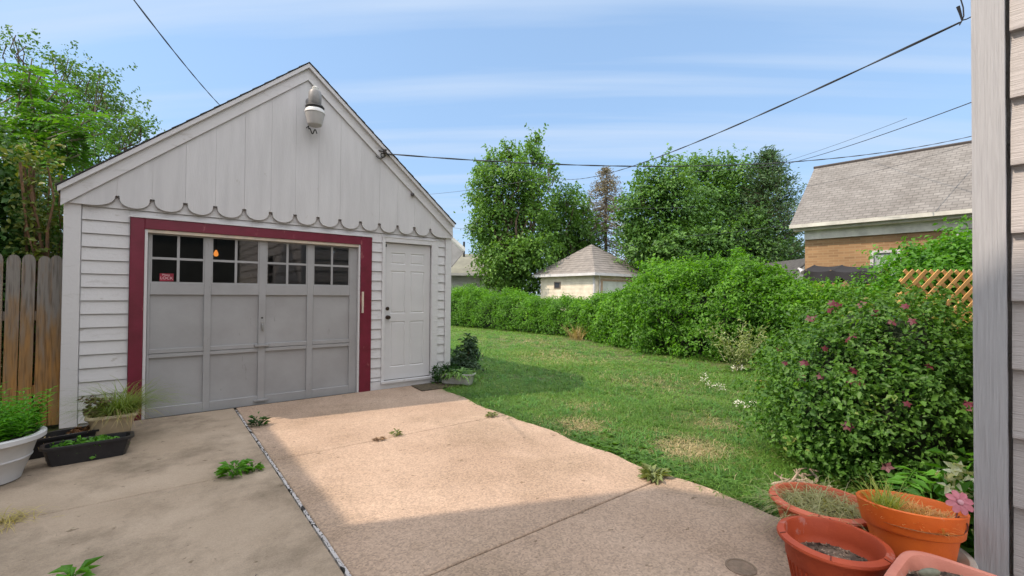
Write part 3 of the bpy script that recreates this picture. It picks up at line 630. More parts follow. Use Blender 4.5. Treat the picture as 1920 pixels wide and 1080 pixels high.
def clumps(lobes, n_cl, n_leaf, cl_r, leaf, seed=0, shell=.55, flat=.6, up=.6, aspect=.6, fold=.15, ybound=None, outw=.8, sprigs=0, sprig_len=.3):
    """lobes [(centre, (rx,ry,rz))]: leaves in small clusters near the surface of each lobe"""
    P = []; Nn = []
    vol = np.array([l[1][0]*l[1][1]+l[1][0]*l[1][2]+l[1][1]*l[1][2] for l in lobes]); vol = vol/vol.sum()
    for (c, rr), fv in zip(lobes, vol):
        k = max(3, int(n_cl*fv)); d = unit(rng.normal(size=(k, 3))); rad = shell + (1-shell)*rng.random(k)**.6
        cc = np.array(c) + d*rad[:, None]*np.array(rr)*(1+.17*rng.normal(size=(k, 1)))
        q = rng.normal(size=(k, n_leaf, 3))*np.array([1, 1, flat])*cl_r*(.6+.8*rng.random((k, 1, 1)))*.62
        q[:, :, 2] -= .35*np.sum(q[:, :, :2]**2, 2)/cl_r
        P.append((cc[:, None, :]+q).reshape(-1, 3))
        nn = d[:, None, :]*outw + rng.normal(size=(k, n_leaf, 3))*.55 + np.array([0, 0, up]); Nn.append(nn.reshape(-1, 3))
    P = np.concatenate(P); Nn = np.concatenate(Nn)
    if sprigs:
        pick = rng.random(sprigs); cum = np.cumsum(vol); li = np.searchsorted(cum, pick*.999)
        for i in li:
            c, rr = lobes[i]; d = rng.normal(size=3); d[2] = abs(d[2])*.9+.05; d /= np.linalg.norm(d); st = np.array(c)+d*np.array(rr)*.92; g = d+np.array([0, 0, .55])+rng.normal(size=3)*.3; g /= np.linalg.norm(g)
            kk = int(rng.integers(12, 24)); u = rng.random(kk); L_ = sprig_len*(.4+.9*rng.random())
            P = np.concatenate([P, st+g*u[:, None]*L_ + rng.normal(size=(kk, 3))*leaf*.55*(1.1-u[:, None]) - np.array([0, 0, .25])*L_*u[:, None]**2]); Nn = np.concatenate([Nn, rng.normal(size=(kk, 3))+np.array([0, 0, .7])])
    sz = leaf*(.45+1.0*rng.random(len(P))**1.3)
    return leaf_geo(P, Nn, sz, aspect=aspect, fold=fold)
def limb(b, p0, p1, r0, r1, wob=.08, n=6):
    p0 = Vector(p0); p1 = Vector(p1); L_ = (p1-p0).length
    pts = [p0.lerp(p1, i/(n-1)) + (Vector((random.gauss(0, 1), random.gauss(0, 1), random.gauss(0, .4)))*wob*L_*.3*math.sin(math.pi*i/(n-1))) for i in range(n)]
    b.tube(pts, [r0+(r1-r0)*i/(n-1) for i in range(n)], 7)
def tree(name, lobes_px, depth, dspread, label, m, n_cl, n_leaf, cl_r, leaf, base_px, group=None, trunk_r=.22, kind='tree', **kw):
    bp_ = at(base_px, 560, depth); base = Vector((bp_.x, bp_.y, 0))
    root = thing(name, base, label, kind, group)
    lobes = []
    for i, l in enumerate(lobes_px):
        px, py, rp = l[:3]; dd = depth + (l[3] if len(l) > 3 else random.uniform(-dspread, dspread)); c = at(px, py, dd); rr = rp*dd/853
        lobes.append((c, (rr, rr, rr*.85)))
    V, Fc = clumps(lobes, n_cl, n_leaf, cl_r, leaf, **kw)
    np_mesh('crown', V, Fc, m, root)
    b = B(); top = sum((l[0] for l in lobes), Vector())/len(lobes)
    fork = base.lerp(Vector((top.x, top.y, top.z)), .42); fork.z = max(1.6, top.z*.4)
    limb(b, base-Vector((0, 0, .1)), fork, trunk_r, trunk_r*.75, .05)
    for c, rr in lobes:
        mid = fork.lerp(c, .5)+Vector((0, 0, rr[2]*.2)); limb(b, fork, mid, trunk_r*.45, trunk_r*.28, .25); limb(b, mid, c+Vector((0, 0, rr[2]*.5)), trunk_r*.28, trunk_r*.06, .3)
        for _ in range(3):
            d = Vector((random.gauss(0, 1), random.gauss(0, 1), random.gauss(.4, .7))).normalized(); limb(b, mid.lerp(c, .6), c+d*rr[0]*.8, trunk_r*.12, .01, .3, 5)
    b.build('trunk', wood, root, True)
    return root

# ------------------------------------------------------------------ trees beyond the hedge
tree('maple_tree', [(912,312,17),(905,340,20),(935,335,26),(922,300,10),(958,300,20),(950,280,11),(1005,262,10),(998,285,18),(1014,300,14),(975,325,24),(1034,312,10),(1040,330,8),(898,372,16),(926,385,34),(985,350,30),(1010,345,16),(912,425,32),(945,440,30),(975,405,38),(897,442,10),(920,478,30),(960,480,46),(1005,470,38),(1012,392,22),(936,520,32),(985,520,42)],
     27, 1.3, 'tall leafy maple tree standing between the garage and the hip roofed shed', L_tree, 820, 34, .42, .19, 960, sprigs=260, sprig_len=.9)
tree('box_elder_tree', [(1060,372,26),(1040,400,30),(1082,395,28),(1050,440,38),(1092,440,34),(1070,485,44),(1028,455,26),(1100,480,30)],
     29.5, 1.0, 'smaller leafy tree between the tall maple and the dying spruce', L_tree, 480, 32, .40, .19, 1065, sprigs=120, sprig_len=.8)
tree('locust_tree', [(1192,372,28),(1225,352,36),(1262,330,34),(1305,318,30),(1345,318,30),(1385,320,28),(1188,415,34),(1225,420,44),(1275,385,48),(1330,375,50),(1385,375,48),(1200,462,44),(1255,460,54),(1320,450,60),(1390,440,56),(1240,500,44),(1310,500,50),(1390,500,50),(1430,470,40)],
     25.5, 1.6, 'broad spreading tree with layered foliage at the centre behind the tall hedge', L_tree2, 1700, 34, .50, .18, 1300, sprigs=330, sprig_len=.9, flat=.38, up=1.0, trunk_r=.3)
# feathery conifer at the right of the group
def conifer(name, px, top_py, base_py, depth, half_px, label, m, mt, n, sparse, seed):
    bp_ = at(px, 560, depth); base = Vector((bp_.x, bp_.y, 0)); root = thing(name, base, label, 'tree')
    top = at(px, top_py, depth).z; R_ = half_px*depth/853
    b = B(); b.tube([base, base+Vector((.03, 0, top*.5)), base+Vector((0, 0, top))], [.17, .1, .015], 7)
    P = []; Nn = []; T = []
    for k in range(n):
        f = random.random()**.8; z = top*(.12+.87*f); r = R_*(1-f)**.75*(.6+.6*random.random())+.12; a = random.uniform(0, 2*math.pi)
        d = np.array([math.cos(a), math.sin(a), 0]); e0 = np.array([base.x, base.y, z]); droop = -.18 if sparse else .30
        tip = e0 + d*r + np.array([0, 0, r*droop]); mid = (e0+tip)/2 + np.array([0, 0, -.06*r])
        b.tube([e0, mid, tip], [.022, .014, .004], 4)
        kk = int((46 if sparse else 70)*r/R_+6)
        u = rng.random(kk)**.7; pp = e0+(tip-e0)*u[:, None]+rng.normal(size=(kk, 3))*np.array([.10, .10, .07])*(1.0 if sparse else 1.5)
        P.append(pp); Nn.append(rng.normal(size=(kk, 3))+np.array([0, 0, .8])); T.append(np.tile(d+np.array([0, 0, -.25 if sparse else .5]), (kk, 1))+rng.normal(size=(kk, 3))*.5)
    P = np.concatenate(P); V, Fc = leaf_geo(P, np.concatenate(Nn), .17*(.6+.8*rng.random(len(P))), aspect=.32, fold=.1, T=np.concatenate(T))
    np_mesh('crown', V, Fc, m, root); b.build('trunk', mt, root, True)
conifer('conifer_tree', 1440, 278, 510, 24.5, 105, 'dark feathery conifer at the right end of the tree group', L_con, wood, 520, False, 1)
conifer('dying_spruce', 1135, 310, 500, 31, 120, 'thin brown dying spruce with sparse needles behind the hip roofed shed', L_dead, mat('dead_bark', (.21,.16,.12), .9), 460, True, 2)
tree('background_tree', [(1478,470,26),(1462,500,30),(1490,505,24),(1480,530,22)], 31, .5, 'low dark tree left of the brick house corner', L_dark, 190, 30, .42, .2, 1478)
for px_, lab in ((1225, 'young pale sapling rising behind the right side of the hip roofed shed'),):
    tree('sapling', [(px_, 500, 20), (px_-14, 520, 18), (px_+14, 522, 20)], 16.5, .2, lab, L_hedge, 60, 24, .25, .12, px_, trunk_r=.05)

# ------------------------------------------------------------------ hedges
def hedge(name, path, label, n, lsz, seed, m=L_hedge, shoots=0):
    """path: [(x, y, top z, half width)] spine; bulging leafy body from the ground up"""
    root = thing(name, (path[0][0], path[0][1], 0), label, 'hedge')
    path = np.array(path); s = np.concatenate([[0], np.cumsum(np.linalg.norm(np.diff(path[:, :2], axis=0), axis=1))])
    u = rng.random(n)*s[-1]; c = np.stack([np.interp(u, s, path[:, i]) for i in range(4)], 1)
    tdir = np.stack([np.interp(u+.1, s, path[:, i])-np.interp(u-.1, s, path[:, i]) for i in (0, 1)], 1); tdir = unit(np.concatenate([tdir, np.zeros((n, 1))], 1)); side = np.stack([tdir[:, 1], -tdir[:, 0], 0*u], 1)
    a = rng.random(n)*math.pi; ca = np.cos(a); sa = np.sin(a)
    # superelliptic section
    q = 1/((np.abs(ca)**3.2+np.abs(sa)**3.2)**(1/3.2))
    lump = 1 + .08*np.sin(u*2.3+a*2+seed) + .08*np.sin(u*5.1-a*3) + .075*np.sin(u*9.7+a*8)*np.sin(u*3.1-a*5+1)
    rad = (1-.30*rng.random(n)**1.7)*lump
    P = np.stack([c[:, 0], c[:, 1], np.zeros(n)], 1) + side*(ca*q*rad*c[:, 3])[:, None]; P[:, 2] = .05+ sa*q*rad*(c[:, 2]-.05)
    Nn = side*ca[:, None]+np.array([0, 0, 1.])*sa[:, None]+rng.normal(size=(n, 3))*.55+np.array([0, 0, .35])
    # leaves gather in small sprays
    k = 17; idx = rng.integers(0, n//k, n)*k; P = P[idx] + rng.normal(size=(n, 3))*np.array([.085, .085, .055]); Nn = Nn[idx]*.8+rng.normal(size=(n, 3))*.4
    P[:, 2] = np.maximum(P[:, 2], .02)
    V, Fc = leaf_geo(P, Nn, lsz*(.6+.8*rng.random(n)), aspect=.5)
    g = [(V, Fc)]
    if shoots:
        u = rng.random(shoots)*s[-1]; c = np.stack([np.interp(u, s, path[:, i]) for i in range(4)], 1)
        for i in range(shoots):
            hgt = random.uniform(.12, .38); kk = int(hgt/.025); tt = rng.random(kk); off = random.uniform(-.8, .8)*c[i, 3]
            zz_ = c[i, 2]*(1-abs(off/c[i, 3])**3*.35)
            ln_ = np.array([random.gauss(0, .25), random.gauss(0, .25), 1.]); pp = np.array([c[i, 0]+off, c[i, 1], zz_-.08]) + ln_*tt[:, None]*hgt + rng.normal(size=(kk, 3))*.025
            g.append(leaf_geo(pp, rng.normal(size=(kk, 3))+np.array([0, 0, .3]), lsz*(.6+.6*rng.random(kk)), aspect=.45))
    V, Fc = merge(g)
    np_mesh('foliage', V, Fc, m, root)
    b = B(); nb_ = int(s[-1]*9)
    for i in range(nb_):
        uu = random.random()*s[-1]; c = [float(np.interp(uu, s, path[:, j])) for j in range(4)]; ox, oy = random.uniform(-.6, .6)*c[3], random.uniform(-.2, .2)
        limb(b, (c[0]+ox*.3, c[1]+oy, -.05), (c[0]+ox, c[1]+oy*2, c[2]*random.uniform(.55, .9)), .02, .005, .3, 5)
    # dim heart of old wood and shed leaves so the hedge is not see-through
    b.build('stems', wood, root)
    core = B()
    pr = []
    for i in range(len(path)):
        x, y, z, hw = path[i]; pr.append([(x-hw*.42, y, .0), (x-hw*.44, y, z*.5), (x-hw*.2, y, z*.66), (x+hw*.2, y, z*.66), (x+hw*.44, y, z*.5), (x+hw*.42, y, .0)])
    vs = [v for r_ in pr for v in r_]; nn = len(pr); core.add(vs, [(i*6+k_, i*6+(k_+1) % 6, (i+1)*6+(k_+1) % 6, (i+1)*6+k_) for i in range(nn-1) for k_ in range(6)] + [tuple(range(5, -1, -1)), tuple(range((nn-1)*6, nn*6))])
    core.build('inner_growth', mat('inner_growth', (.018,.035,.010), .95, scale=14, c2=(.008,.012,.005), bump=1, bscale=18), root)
    return root
hedge('clipped_hedge', [(10.9, 18.6, 1.62, .75), (11.3, 15.5, 1.48, .75), (11.6, 13, 1.24, .75), (11.75, 10.6, 1.14, .75)], 'low evenly clipped green hedge running from the garage towards the shed', 50000, .068, 1, shoots=90)
hedge('overgrown_hedge', [(11.75, 10.5, 1.14, .7), (11.5, 9.0, 1.36, .95), (11.2, 7.7, 1.80, 1.3), (11.0, 6.5, 2.22, 1.5), (10.9, 5.5, 2.20, 1.5), (11.0, 4.6, 1.88, 1.35), (11.1, 3.6, 1.55, 1.2), (11.2, 2.4, 1.42, 1.1), (11.3, .8, 1.4, 1.0)],
      'tall overgrown bushy green hedge swelling at the centre behind the lawn', 95000, .085, 4, shoots=620)
# bright shrub behind the lattice
def bush(name, lobes, label, m, n_cl, n_leaf, cl_r, leaf, cat='shrub', stems=12, clip=None, **kw):
    bx = lobes[0][0]; root = thing(name, (bx[0], bx[1], 0), label, cat)
    V, Fc = clumps(lobes, n_cl, n_leaf, cl_r, leaf, **kw)
    V4 = V.reshape(-1, 4, 3); keep = V4[:, :, 2].min(1) > .01
    if clip is not None: keep &= V4[:, :, 1].min(1) > clip
    V4 = V4[keep]; V = V4.reshape(-1, 3); i = np.arange(len(V4))[:, None]*4; Fc = np.concatenate([i+[0, 3, 2], i+[0, 2, 1]], 1).reshape(-1, 3)
    np_mesh('foliage', V, Fc, m, root)
    if stems:
        b = B()
        for _ in range(stems):
            c, rr = random.choice(lobes); d = Vector((random.gauss(0, 1), random.gauss(0, 1), abs(random.gauss(0, 1)))).normalized()
            limb(b, (bx[0]+random.gauss(0, .1), bx[1]+random.gauss(0, .1), -.05), (c[0]+d.x*rr[0]*.7, max(c[1]+d.y*rr[1]*.7, (clip or -99)+.05), c[2]+d.z*rr[2]*.7), .018, .004, .3, 6)
        b.build('stems', twig, root)
    return root
bush('bright_shrub', [((10.4, 1.6, 1.3), (1.0, 1.0, 1.1)), ((11.0, 1.0, 1.9), (.9, .8, .75)), ((10.3, .7, 1.6), (.9, .8, .9)), ((9.9, 1.9, 1.3), (.7, .6, .7)), ((10.7, 1.7, 1.75), (.7, .6, .6)), ((10.2, 1.2, 1.8), (.7, .6, .6))], 'bright light green shrub rising behind the lattice', L_bright, 1300, 26, .18, .085, stems=16)

# ------------------------------------------------------------------ clematis mound by the house corner
cl = [((5.1, 1.18, .50), (1.05, .80, .90)), ((4.68, 1.32, .50), (.72, .55, .60)), ((5.5, 1.0, .50), (.9, .7, .62)), ((4.55, .98, .42), (.62, .5, .6)), ((4.78, .98, .85), (.58, .48, .56)), ((5.2, 1.62, .45), (.75, .50, .52)), ((6.0, .95, .30), (.9, .6, .60))]
cm = bush('clematis_bush', cl, 'large dark green clematis mound dotted with wine red flowers beside the house corner', L_vine, 3300, 26, .095, .043, sprigs=330, sprig_len=.26, stems=60, clip=.40, shell=.80, aspect=.62, flat=.8)
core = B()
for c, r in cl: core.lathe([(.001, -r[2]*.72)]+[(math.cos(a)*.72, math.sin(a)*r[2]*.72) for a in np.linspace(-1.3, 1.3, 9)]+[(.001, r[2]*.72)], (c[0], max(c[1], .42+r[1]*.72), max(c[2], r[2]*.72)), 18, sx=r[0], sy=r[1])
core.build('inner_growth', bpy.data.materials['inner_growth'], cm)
# flowers: four to five open sepals each, on the side away from the house
fm = leafmat('clematis_flower', (.05,.006,.014), (.13,.018,.036), (.26,.09,.13), .12)
fpx = [(1697,577),(1673,605),(1600,632),(1593,640),(1545,655),(1508,683),(1503,710),(1597,697),(1610,720),(1594,718),(1670,520),(1738,533),(1572,575),(1528,598),(1517,600),(1710,605),(1617,573),(1560,570),(1665,878),(1813,768),(1471,683),(1640,588),(1540,708),(1815,762),(1557,585),(1780,560),(1462,655),(1740,690),(1590,800),(1700,760)]
for px_, py_ in fpx:
    best = None
    for s_ in np.linspace(3.0, 6.5, 160):
        q_ = at(px_, py_, s_*.8)
        if any(((q_.x-c[0])/(r[0]*1.03))**2+((q_.y-c[1])/(r[1]*1.03))**2+((q_.z-c[2])/(r[2]*1.03))**2 < 1 for c, r in cl): best = q_; break
    if best is None or best.y < .42: continue
    c0 = np.array(best); nv = unit(np.array([[-.8+random.gauss(0, .3), .35+random.gauss(0, .3)-.6, .6]]))[0]; P = []; T = []
    aa = random.random()*6
    e1 = unit(np.cross(nv, [[0, 0, 1.]]))[0]; e2 = np.cross(nv, e1); k_ = random.choice((4, 5, 6)); sz_ = random.uniform(.026, .044)
    for j in range(k_):
        a_ = aa+j*2*math.pi/k_; T.append(e1*math.cos(a_)+e2*math.sin(a_)+nv*.25); P.append(c0+nv*.02)
    V, Fc = leaf_geo(np.array(P), np.tile(nv, (k_, 1)), sz_*1.1, aspect=.62, fold=-.06, T=np.array(T))
    np_mesh('flower', V, Fc, fm, cm)
# pinnate seedling leaves at the foot of the mound, by the pots
sg = thing('sumac_seedling', (3.6, .62, 0), 'bright green seedling with paired leaflets under the clematis beside the orange pot', 'plant')
def pinnate(p0, d, ln, pairs, lw, tiplen, droop=.35, scale_=1.0):
    """one compound leaf: returns leaflet arrays and the rachis points"""
    p0 = np.array(p0, float); d = np.array(d, float); d /= np.linalg.norm(d); pts = [p0.copy()]; P = []; T = []; Nn = []
    p = p0.copy(); dd = d.copy(); up = np.array([0, 0, 1.]); st = ln/(pairs+1)
    for k in range(pairs+1):
        dd = dd - up*droop*st/ln*1.6; dd /= np.linalg.norm(dd); p = p+dd*st; pts.append(p.copy()); sd_ = np.cross(dd, up); sd_ /= max(np.linalg.norm(sd_), 1e-6); nrm = np.cross(sd_, dd)
        if k < pairs:
            for sg_ in (-1, 1):
                P.append(p); T.append(sd_*sg_+dd*.45-up*.22+rng.normal(size=3)*.07); Nn.append(nrm+rng.normal(size=3)*.15)
        else: P.append(p); T.append(dd); Nn.append(nrm)
    P = np.array(P); n_ = len(P); f_ = 1-.45*np.abs(np.linspace(-.6, 1, n_))**2
    return (P, np.array(Nn), np.array(T), lw*f_*(.9+.2*rng.random(n_))), pts
def pinn_plant(root, specs, m, stem_m, aspect=.4):
    A = [[], [], [], []]; b = B()
    for s_ in specs:
        a_, pts = pinnate(*s_)
        for k_ in range(4): A[k_].append(a_[k_])
        b.tube(pts, [.004*max(.25, 1-i/len(pts)) for i in range(len(pts))], 4)
    A = [np.concatenate(x) for x in A]
    V, Fc = leaf_geo(A[0], A[1], A[3], aspect=aspect, fold=.05, T=A[2])
    return V, Fc, b
sp_ = []
for (px_, py_, dpt, dx_, dy_) in ((1700,900,2.75,-.3,-.1),(1745,905,2.7,.2,-.7),(1790,900,2.75,.3,-.5),(1770,880,2.85,.1,-.2),(1720,880,2.9,-.5,.1),(1820,870,2.85,.3,-.3)):
    q_ = at(px_, py_, dpt); sp_.append(((q_.x, max(q_.y, .45), q_.z), (dx_-.4, dy_*.3, .15), .34, 5, .115, .1, .45))
V, Fc, b = pinn_plant(sg, sp_, L_bright, twig); np_mesh('leaves', V, Fc, L_bright, sg)
for s_ in sp_: limb(b, (3.6, .62, -.03), s_[0], .008, .004, .2, 6)
b.build('stem', L_bright, sg)

# ------------------------------------------------------------------ trees behind the fence, at the left
tree('privet_tree', [(35,90,20),(22,72,12),(60,130,22),(118,125,24),(105,108,14),(150,150,26),(185,150,20),(165,165,26),(205,190,30),(225,225,26),(245,245,28),(262,240,18),(195,140,12),(30,170,34),(120,200,48),(60,230,50),(180,250,48),(235,275,28),(100,300,55),(40,400,60),(90,420,50),(10,330,60),(150,310,45),(25,470,50),(80,480,45),(60,540,60),(110,560,40),(20,600,60),(90,640,60)],
     11.5, .8, 'small leaved bushy tree with arching twigs behind the left side of the garage', leafmat('privet_leaf', (.035,.10,.018), (.10,.20,.035), (.17,.29,.06), .35, nscale=.9), 900, 28, .20, .075, 120, trunk_r=.09, up=.5, sprigs=420, sprig_len=.7)
ai = thing('ailanthus_tree', (at(20, 560, 8.6).x, at(20, 560, 8.6).y, 0), 'bright green tree with long feathery paired leaves rising over the picket fence', 'tree')
bs = Vector(ai.location); b0 = B(); specs = []
tips = [(170,225,8.0),(195,250,8.0),(130,190,8.3),(85,130,8.5),(150,260,7.9),(60,110,8.2),(40,150,8.4),(110,165,8.0),(75,215,7.9),(130,245,7.8),(20,230,8.3),(60,290,8.1),(150,290,7.9),(100,180,8.6),(20,120,8.6),(30,320,8.2),(100,300,8.3),(160,225,8.2),(55,250,8.6)]
fork = at(22, 330, 8.6)
limb(b0, bs-Vector((0, 0, .1)), fork, .055, .045, .03)
for px_, py_, dp in tips:
    tp = at(px_, py_, dp); limb(b0, fork, tp, .03, .009, .25, 6)
    for j in range(10):
        a_ = random.uniform(0, 2*math.pi); st_ = fork.lerp(tp, random.uniform(.55, 1)); specs.append((tuple(st_), (math.cos(a_), math.sin(a_), random.uniform(.1, .9)), random.uniform(.5, .85), random.randint(8, 11), random.uniform(.13, .18), .1, random.uniform(.5, 1.1)))
# the frond that reaches out over the garage roof
q_ = at(120, 222, 7.9); e_ = at(292, 207, 7.9)
specs.append((tuple(q_), tuple((e_-q_)+Vector((0, 0, .25))), (e_-q_).length*1.02, 14, .13, .1, .35))
specs.append((tuple(at(110, 250, 7.9)), tuple((e_-q_)+Vector((0, 0, .1))), 1.1, 12, .13, .1, .5))
V, Fc, b = pinn_plant(ai, specs, L_ail, wood, .38); np_mesh('leaves', V, Fc, L_ail, ai); b0.add(b.v, b.f); b0.build('trunk', mat('pale_bark', (.27,.23,.17), .85, scale=14, bump=.3), ai, True)
bush('wild_shrub', [((-1.8, 7.45, 1.3), (.8, .5, 1.3)), ((-1.3, 7.5, 2.1), (.5, .4, .7)), ((-2.1, 7.5, 2.3), (.8, .5, .8)), ((-1.3, 7.6, 1.0), (.45, .4, 1.0)), ((-1.6, 7.5, 2.75), (.55, .4, .45))], 'dense mid green shrub growing close behind the picket fence', leafmat('shrub_leaf', (.03,.09,.02), (.09,.20,.04), (.17,.30,.07), .3), 900, 24, .13, .07, stems=14, sprigs=120, sprig_len=.4)
# tangle of old vine between fence and garage
vt = thing('vine_tangle', (-1.0, 7.1, 0), 'tangle of brown vine stems with dry leaves climbing between the fence and the garage', 'vine')
b = B(); lp = []
for i in range(10):
    x0 = random.uniform(-1.02, -.86); pts = []; x_ = x0; y_ = random.uniform(6.75, 7.3)
    for k_ in range(9):
        z_ = k_*.34; x_ += random.uniform(-.07, .07); y_ += random.uniform(-.05, .05); x_ = min(x_, -.86); pts.append((x_, y_, z_)); lp.append((x_, y_, z_))
    b.tube(pts, [random.uniform(.008, .028)*(1-.06*k_) for k_ in range(9)], 6)
b.build('stems', mat('vine_bark', (.20,.115,.06), .9, scale=10, c2=(.09,.06,.035), bump=.4), vt, True)
lp = np.array(lp)[rng.integers(0, len(lp), 1900)]; lp = lp + rng.normal(size=lp.shape)*np.array([.07, .10, .15]); lp = lp[(lp[:, 2] > .1) & (lp[:, 0] < -.80) & (lp[:, 1] > 6.68)]
V, Fc = leaf_geo(lp, rng.normal(size=lp.shape)+[0, -.6, .4], .06*(.6+.8*rng.random(len(lp))), aspect=.6); np_mesh('foliage', V, Fc, leafmat('vine_leaf', (.05,.09,.02), (.16,.20,.03), (.30,.20,.07), .3), vt)

# ------------------------------------------------------------------ lawn
def in_lawn(x, y):
    ok = (x > 3.18) & (y > .45) & (y < 24) & (x < 12.6)
    ok &= ~((x < 3.80) & (y > 6.3)); return ok
gs = []
def drive_edge(y): return 3.20 + .035*np.sin(y*2.1)+.02*np.sin(y*7.3+1)+.16*np.clip(y-4.4, 0, 1)-.20*np.clip((1.6-y), 0, 1)
def dryness(x, y):
    d = np.zeros_like(x)
    for cx_, cy_, r_, k_ in ((3.95, 2.35, .38, 1.0), (3.6, 3.45, .35, .9), (4.9, 2.6, .35, .55), (7.5, 7.5, 1.3, .45), (4.3, 4.0, .3, .5), (6.5, 4.5, .8, .35), (9.2, 10.5, 1.2, .5), (10.6, 10.2, .4, .9)):
        d = np.maximum(d, k_*np.exp(-((x-cx_)**2+(y-cy_)**2)/(r_*r_)))
    return d
def lawn(n, x0, x1, y0, y1, ln, wd, seed):
    x = x0+(x1-x0)*rng.random(n); y = y0+(y1-y0)*rng.random(n)
    k = n//7; idx = rng.integers(0, k, n); x = x[idx]+rng.normal(size=n)*.022*(1+wd*60); y = y[idx]+rng.normal(size=n)*.022*(1+wd*60)
    ok = in_lawn(x, y) & (x > drive_edge(y)-.015)
    x, y = x[ok], y[ok]; n = len(x); dr = dryness(x, y)
    tall = 1+.45*np.sin(x*1.7+y*.9)*np.sin(y*2.3-x*.6)
    lngth = ln*(.5+.8*rng.random(n))*tall*(1-.5*dr)
    D = rng.normal(size=(n, 3))*np.array([.55, .55, .1])+np.array([.1, .1, 1.])
    P = np.stack([x, y, np.full(n, -.035)], 1)
    return P, D, lngth, wd*(.7+.6*rng.random(n)), dr
SP = []
for a in ((70000, 3.1, 5.0, .5, 6.0, .10, .0065, 1), (56000, 5.0, 8.0, 1.5, 9.5, .11, .010, 2), (42000, 3.2, 7.0, 6.0, 14, .11, .013, 3), (60000, 7.0, 11.8, 2.0, 22, .09, .015, 4)):
    SP.append(lawn(*a))
for nm, sel, mm in (('lawn_grass', 0, leafmat('grass_green', (.07,.165,.022), (.16,.30,.05), (.36,.36,.13), .35, nscale=.8)), ('dry_grass', 1, leafmat('grass_dry', (.32,.25,.12), (.50,.42,.24), (.14,.22,.04), .3))):
    gg = []
    for P, D, ln_, wd_, dr in SP:
        pick = (rng.random(len(P)) < dr*.9+.035); pick = pick if sel else ~pick
        gg.append(blade_geo(P[pick], D[pick], ln_[pick], wd_[pick], .9, 2))
    V, Fc = merge(gg)
    o = np_mesh(nm, V, Fc, mm); tag(o, 'short green lawn grass covering the yard' if not sel else 'dry straw coloured grass scattered in patches over the lawn', 'grass', kind='stuff')
# coarse tufts and weeds along the concrete edge
n = 420; yy = .75+5.3*rng.random(n)**.9; xx = drive_edge(yy)+.03+np.abs(rng.normal(size=n))*.13
P = np.repeat(np.stack([xx, yy, np.full(n, -.03)], 1), 12, 0); P += rng.normal(size=P.shape)*np.array([.03, .03, 0])
D = rng.normal(size=P.shape)*np.array([.9, .9, .1])+np.array([-.15, -.05, .8])
V, Fc = blade_geo(P, D, .12*(.4+.9*rng.random(len(P))), .011, 1.1, 3)
o = np_mesh('edge_grass', V, Fc, leafmat('edge_green', (.04,.10,.015), (.09,.19,.03), (.16,.24,.05), .3)); tag(o, 'coarse tufts of darker grass leaning over the concrete edge', 'grass', kind='stuff')
# broad-leaved weeds along the near part of the edge
n = 90; yy = 1.0+2.2*rng.random(n); xx = drive_edge(yy)+.08+np.abs(rng.normal(size=n))*.16
P = np.repeat(np.stack([xx, yy, np.full(n, -.02)], 1), 9, 0); a_ = rng.random(len(P))*6.28; T = np.stack([np.cos(a_), np.sin(a_), .5+.3*rng.random(len(P))], 1)
V, Fc = leaf_geo(P, np.stack([-np.cos(a_)*.4, -np.sin(a_)*.4, np.ones(len(P))], 1), .085*(.4+.9*rng.random(len(P))), aspect=.34, fold=.08, T=T)
o = np_mesh('ground_weeds', V, Fc, leafmat('weed_green', (.04,.11,.015), (.10,.22,.03), (.2,.28,.06), .3)); tag(o, 'low broad leaved weeds at the near edge of the lawn', 'weeds', kind='stuff')

n = 1500; xx = 3.3+8*rng.random(n)**1.2; yy = 1.2+13*rng.random(n)**1.1; ok = in_lawn(xx, yy) & (xx > drive_edge(yy)+.05) & (xx < 10.3) & (dryness(xx, yy) < .45); xx, yy = xx[ok], yy[ok]; n = len(xx)
P = np.repeat(np.stack([xx, yy, np.full(n, -.03)], 1), 16, 0); P += rng.normal(size=P.shape)*np.array([.035, .035, 0]); D = rng.normal(size=P.shape)*np.array([.6, .6, .1])+np.array([.1, .05, 1.])
V, Fc = blade_geo(P, D, .15*(.4+.9*rng.random(len(P))), .009, 1.0, 3)
o = np_mesh('grass_clumps', V, Fc, leafmat('clump_green', (.05,.16,.03), (.13,.30,.06), (.26,.40,.13), .4)); tag(o, 'longer blue green grass clumps standing up out of the lawn', 'grass', kind='stuff')
b = B()
for _ in range(260):
    x_, y_ = random.uniform(-1.1, 3.1), random.uniform(.6, 6.2)
    if random.random() < .45: y_ = random.choice((4.06, 4.22, 2.05, 6.3))+random.gauss(0, .04); 
    s_ = random.uniform(.003, .010); o_ = [Vector((x_, y_, .003))+Vector((random.uniform(-1, 1), random.uniform(-1, 1), random.uniform(0, .6)))*s_ for _k in range(4)]; b.add(o_, [(0,1,2),(0,2,3),(0,3,1),(1,3,2)])
tag(b.build('grit', mat('grit', (.45,.38,.30), .9, scale=9, c2=(.10,.07,.05), island=.6)), 'scattered grit and bits of dead leaf on the concrete', 'grit', kind='stuff')

